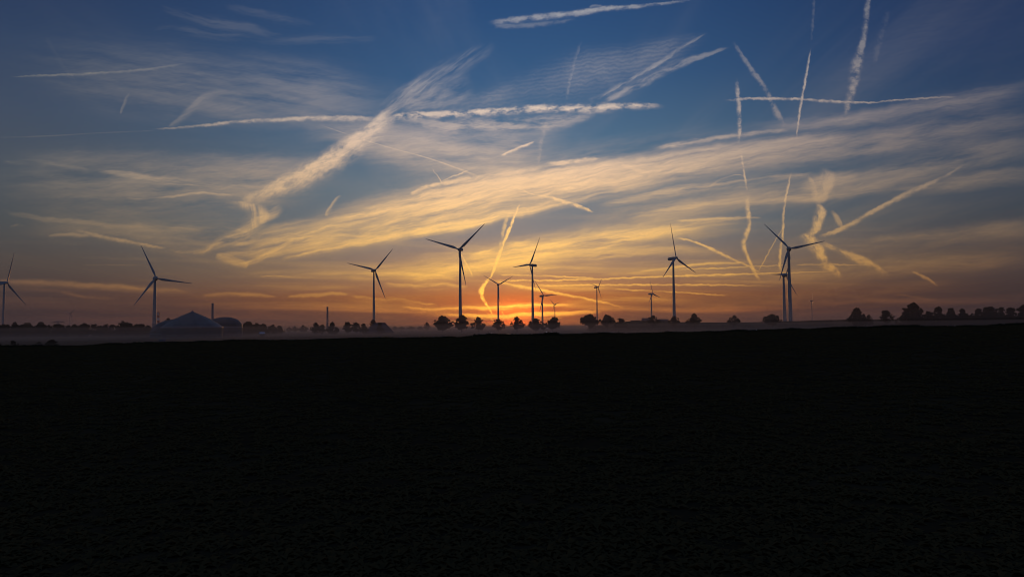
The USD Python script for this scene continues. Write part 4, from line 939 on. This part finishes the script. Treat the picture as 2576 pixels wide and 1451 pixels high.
# electricity pylon
b = spot(146, 700); h = height_at(146, 806.5, 700) - b[2]; za = height_at(146, 810, 700) - b[2]; aw = metres(32, 146, 700) / 2
t = thing('electricity_pylon', b, 'small electricity pylon with one wide crossarm over the left hedgerow', 'pylon')
for sx in (-1, 1):
    part('leg', cone((sx * 1.3, 0, -0.3), (sx * 0.45, 0, za + .4), .16, .13, 6), STEEL, t)
part('bracing', cat_([cone((-1.3 + .85 * z / za, 0, z), (1.3 - .85 * (z + 1.5) / za, 0, min(za, z + 1.5)), .06, .06, 4) for z in np.arange(0.5, za - .5, 1.5)] + [cone((0, 0, za), (0, 0, h), .3, .12, 6)]), STEEL, t)
part('crossarm', cat_([boxm(-aw, aw, -.15, .15, za - .15, za + .18), cone((-aw * .55, 0, za + .1), (0, 0, h - .3), .09, .09, 5), cone((aw * .55, 0, za + .1), (0, 0, h - .3), .09, .09, 5)]), STEEL, t)
for px in (-.95, -.5, .5, .95):
    part('insulator', cone((px * aw, 0, za - .9), (px * aw, 0, za - .15), .12, .12, 6), CONCRETE, t)


def farm(x0, x1, eave, ridge, dist, depth, label, name='barn', hip=0.0, roofm=None):
    xc = (x0 + x1) / 2
    b = spot(xc, dist); W = metres(x1 - x0, xc, dist) / 2
    ze, zr = max(1.2, height_at(xc, eave, dist) - b[2]), height_at(xc, ridge, dist) - b[2]
    az, _ = flat_slope(xc, 818)
    Rz = trimesh.transformations.rotation_matrix(-az, [0, 0, 1])
    t = thing(name, b, label, 'barn' if name == 'barn' else 'shed')
    D = depth / 2
    part('wall', boxm(-W + .3, W - .3, -D + .3, D - .3, -0.6, ze).apply_transform(Rz), WALL, t)
    hx = W * (1 - hip)
    v = np.array([[-W, -D, ze], [W, -D, ze], [W, D, ze], [-W, D, ze], [-hx, 0, zr], [hx, 0, zr], [-W, -D, ze - .25], [W, -D, ze - .25], [W, D, ze - .25], [-W, D, ze - .25]], float)
    f = np.array([[0, 1, 5], [0, 5, 4], [2, 3, 4], [2, 4, 5], [1, 2, 5], [3, 0, 4], [6, 8, 7], [6, 9, 8], [0, 6, 7], [0, 7, 1], [1, 7, 8], [1, 8, 2], [2, 8, 9], [2, 9, 3], [3, 9, 6], [3, 6, 0]])
    m = trimesh.Trimesh(v, f, process=False); trimesh.repair.fix_normals(m); m.apply_transform(Rz)
    part('roof', m, roofm or ROOF, t)
    dr = part('door', boxm(-1.3, 1.3, -D + .22, -D + .3, -0.2, min(2.6, ze - .15)).apply_transform(Rz), WOOD, t)
    for px in (-.6, .6):
        if W > 3:
            part('window', boxm(px * W - .6, px * W + .6, -D + .24, -D + .3, ze * .35, ze * .75).apply_transform(Rz), GLASS, t)
    return t, b, zr, Rz


farm(921, 990, 835, 811.5, 560, 16, 'barn with a big steep dark roof among bushes at a turbine foot', hip=0.62)
t, b, zr, Rz = farm(1614, 1643, 808, 800, 900, 12, 'taller hazy farm building left of the thin misty tree', hip=0.05)
part('antenna', cone((-3, 0, zr - 1), (-3, 0, zr + 2.5), .08, .05, 5), STEEL, t)
farm(1650, 1682, 810, 802.5, 905, 12, 'long low hazy farm building right of the thin misty tree', hip=0.04)
farm(1586, 1612, 814, 810.5, 900, 10, 'lowest hazy farm outbuilding, leftmost of the farm', hip=0.1)
farm(653, 666, 838.5, 835, 470, 3, 'small hut with a pale sheet roof under the left trees', name='hut', roofm=PALE)

# small things on the field's edge
b = spot(409, 127.5); t = thing('water_trough', b, 'low dark trough on legs at the edge of the field, left', 'trough')
tr = [boxm(-.42, .42, -.2, .2, .22, .27), boxm(-.42, -.38, -.2, .2, .27, .42), boxm(.38, .42, -.2, .2, .27, .42), boxm(-.38, .38, -.2, -.16, .27, .42), boxm(-.38, .38, .16, .2, .27, .42)]
part('basin', cat_(tr), STEEL, t)
for sx in (-.34, .34):
    for sy in (-.14, .14):
        part('leg', boxm(sx - .03, sx + .03, sy - .03, sy + .03, -.1, .22), WOOD, t)
for x, dist, hh, lb in [(1229.3, 128, .55, 'short wooden post in the grass verge below the V-bladed turbine'), (1555, 128, .4, 'short wooden post at the field edge below the bushy misty tree')]:
    b = spot(x, dist); t = thing('fence_post', b, lb, 'post', 'short posts along the field edge')
    part('post', cone((0, 0, -.2), (0.02, 0, hh), .055, .05, 8), WOOD, t)
    part('post_cap', cone((0.02, 0, hh), (0.02, 0, hh + .04), .05, .02, 8), WOOD, t)


# ------------------------------------------------------------------ crop and grass
def rosette(seed, n, size):
    rng = np.random.default_rng(seed)
    vs, fs = [], []
    for k in range(n):
        a = k * 2.4 + rng.uniform(-.3, .3); L = size * rng.uniform(.6, 1.1); up = rng.uniform(.15, .6); wd = L * rng.uniform(.16, .26)
        d = np.array([math.cos(a), math.sin(a), 0]); s = np.array([-d[1], d[0], 0])
        mid, tip = d * L * .5 + [0, 0, L * .5 * up], d * L * .95 + [0, 0, L * (.45 * up - .12)]
        o = len(vs)
        vs += [d * .01, mid + s * wd, mid - s * wd, mid - np.array([0, 0, wd * .3]), tip]
        fs += [(o, o + 1, o + 3), (o, o + 3, o + 2), (o + 1, o + 4, o + 3), (o + 3, o + 4, o + 2)]
    return trimesh.Trimesh(np.array(vs), np.array(fs), process=False)


def tuft(seed, n, size):
    rng = np.random.default_rng(seed)
    vs, fs = [], []
    for k in range(n):
        a = rng.uniform(0, 2 * np.pi); L = size * rng.uniform(.5, 1.1); b = rng.normal(size=2) * .10 * size; ln = rng.uniform(.05, .45) * L
        d = np.array([math.cos(a), math.sin(a), 0]); s = np.array([-d[1], d[0], 0]) * .022 * size * 1.4
        p = np.array([b[0], b[1], -.03])
        o = len(vs)
        vs += [p - s, p + s, p + d * ln * .4 + [0, 0, L * .6] + s * .7, p + d * ln * .4 + [0, 0, L * .6] - s * .7, p + d * ln + [0, 0, L]]
        fs += [(o, o + 1, o + 2), (o, o + 2, o + 3), (o + 3, o + 2, o + 4)]
    return trimesh.Trimesh(np.array(vs), np.array(fs), process=False)


def scatter(name, protos, m, pos, scale, label, cat, seed):
    rng = np.random.default_rng(seed)
    pi = UsdGeom.PointInstancer.Define(stage, '/World/' + name)
    for k, pm in enumerate(protos):
        usdkit.mesh(stage, '/World/%s/plant_%03d' % (name, k + 1), pm, m)
        pi.CreatePrototypesRel().AddTarget('/World/%s/plant_%03d' % (name, k + 1))
    n = len(pos)
    pi.CreatePositionsAttr(Vt.Vec3fArray.FromNumpy(pos.astype(np.float32)))
    pi.CreateScalesAttr(Vt.Vec3fArray.FromNumpy(np.repeat(scale[:, None], 3, 1).astype(np.float32)))
    pi.CreateProtoIndicesAttr(Vt.IntArray.FromNumpy(rng.integers(0, len(protos), n).astype(np.int32)))
    a = rng.uniform(0, 2 * np.pi, n)
    pi.CreateOrientationsAttr(Vt.QuathArray([Gf.Quath(float(math.cos(x / 2)), 0, 0, float(math.sin(x / 2))) for x in a]))
    tag(pi.GetPrim(), label, cat, kind='stuff')


rng = np.random.default_rng(7)
N = 42000
rr = 4.5 + (127 - 4.5) * rng.uniform(0, 1, N) ** 1.45
aa = rng.uniform(-0.72, 0.72, N)
px, py = rr * np.sin(aa), rr * np.cos(aa)
pos = np.stack([px, py, ground(px, py) - .01], -1)
scatter('crop_plants', [rosette(k, 9, .15) for k in range(6)], CROP, pos, rng.uniform(.55, 1.25, N) * (1 + rr / 60), 'dark low leafy crop covering the near field', 'crop', 1)
N = 14000
aa = rng.uniform(-0.70, 0.72, N); rr = RC_ - 9 + 10 * rng.uniform(0, 1, N) ** .6
px, py = rr * np.sin(aa), rr * np.cos(aa)
a0, a1 = flat_slope(1925 * S_, 800)[0], flat_slope(2235 * S_, 800)[0]
verge = ss(a0 - .015, a0 + .01, aa) * (1 - ss(a1 - .004, a1 + .004, aa))
pos = np.stack([px, py, ground(px, py)], -1)
scl = (.12 + .20 * meshkit.noise(np.stack([aa * 60, 0 * aa, 0 * aa], -1), 4) ** 2) * rng.uniform(.5, 1.3, N) * (1 + 0.7 * verge)
scatter('grass_tufts', [tuft(k, 26, 1.0) for k in range(4)], GRASS, pos, scl, 'fringe of grass along the far edge of the field', 'grass', 2)
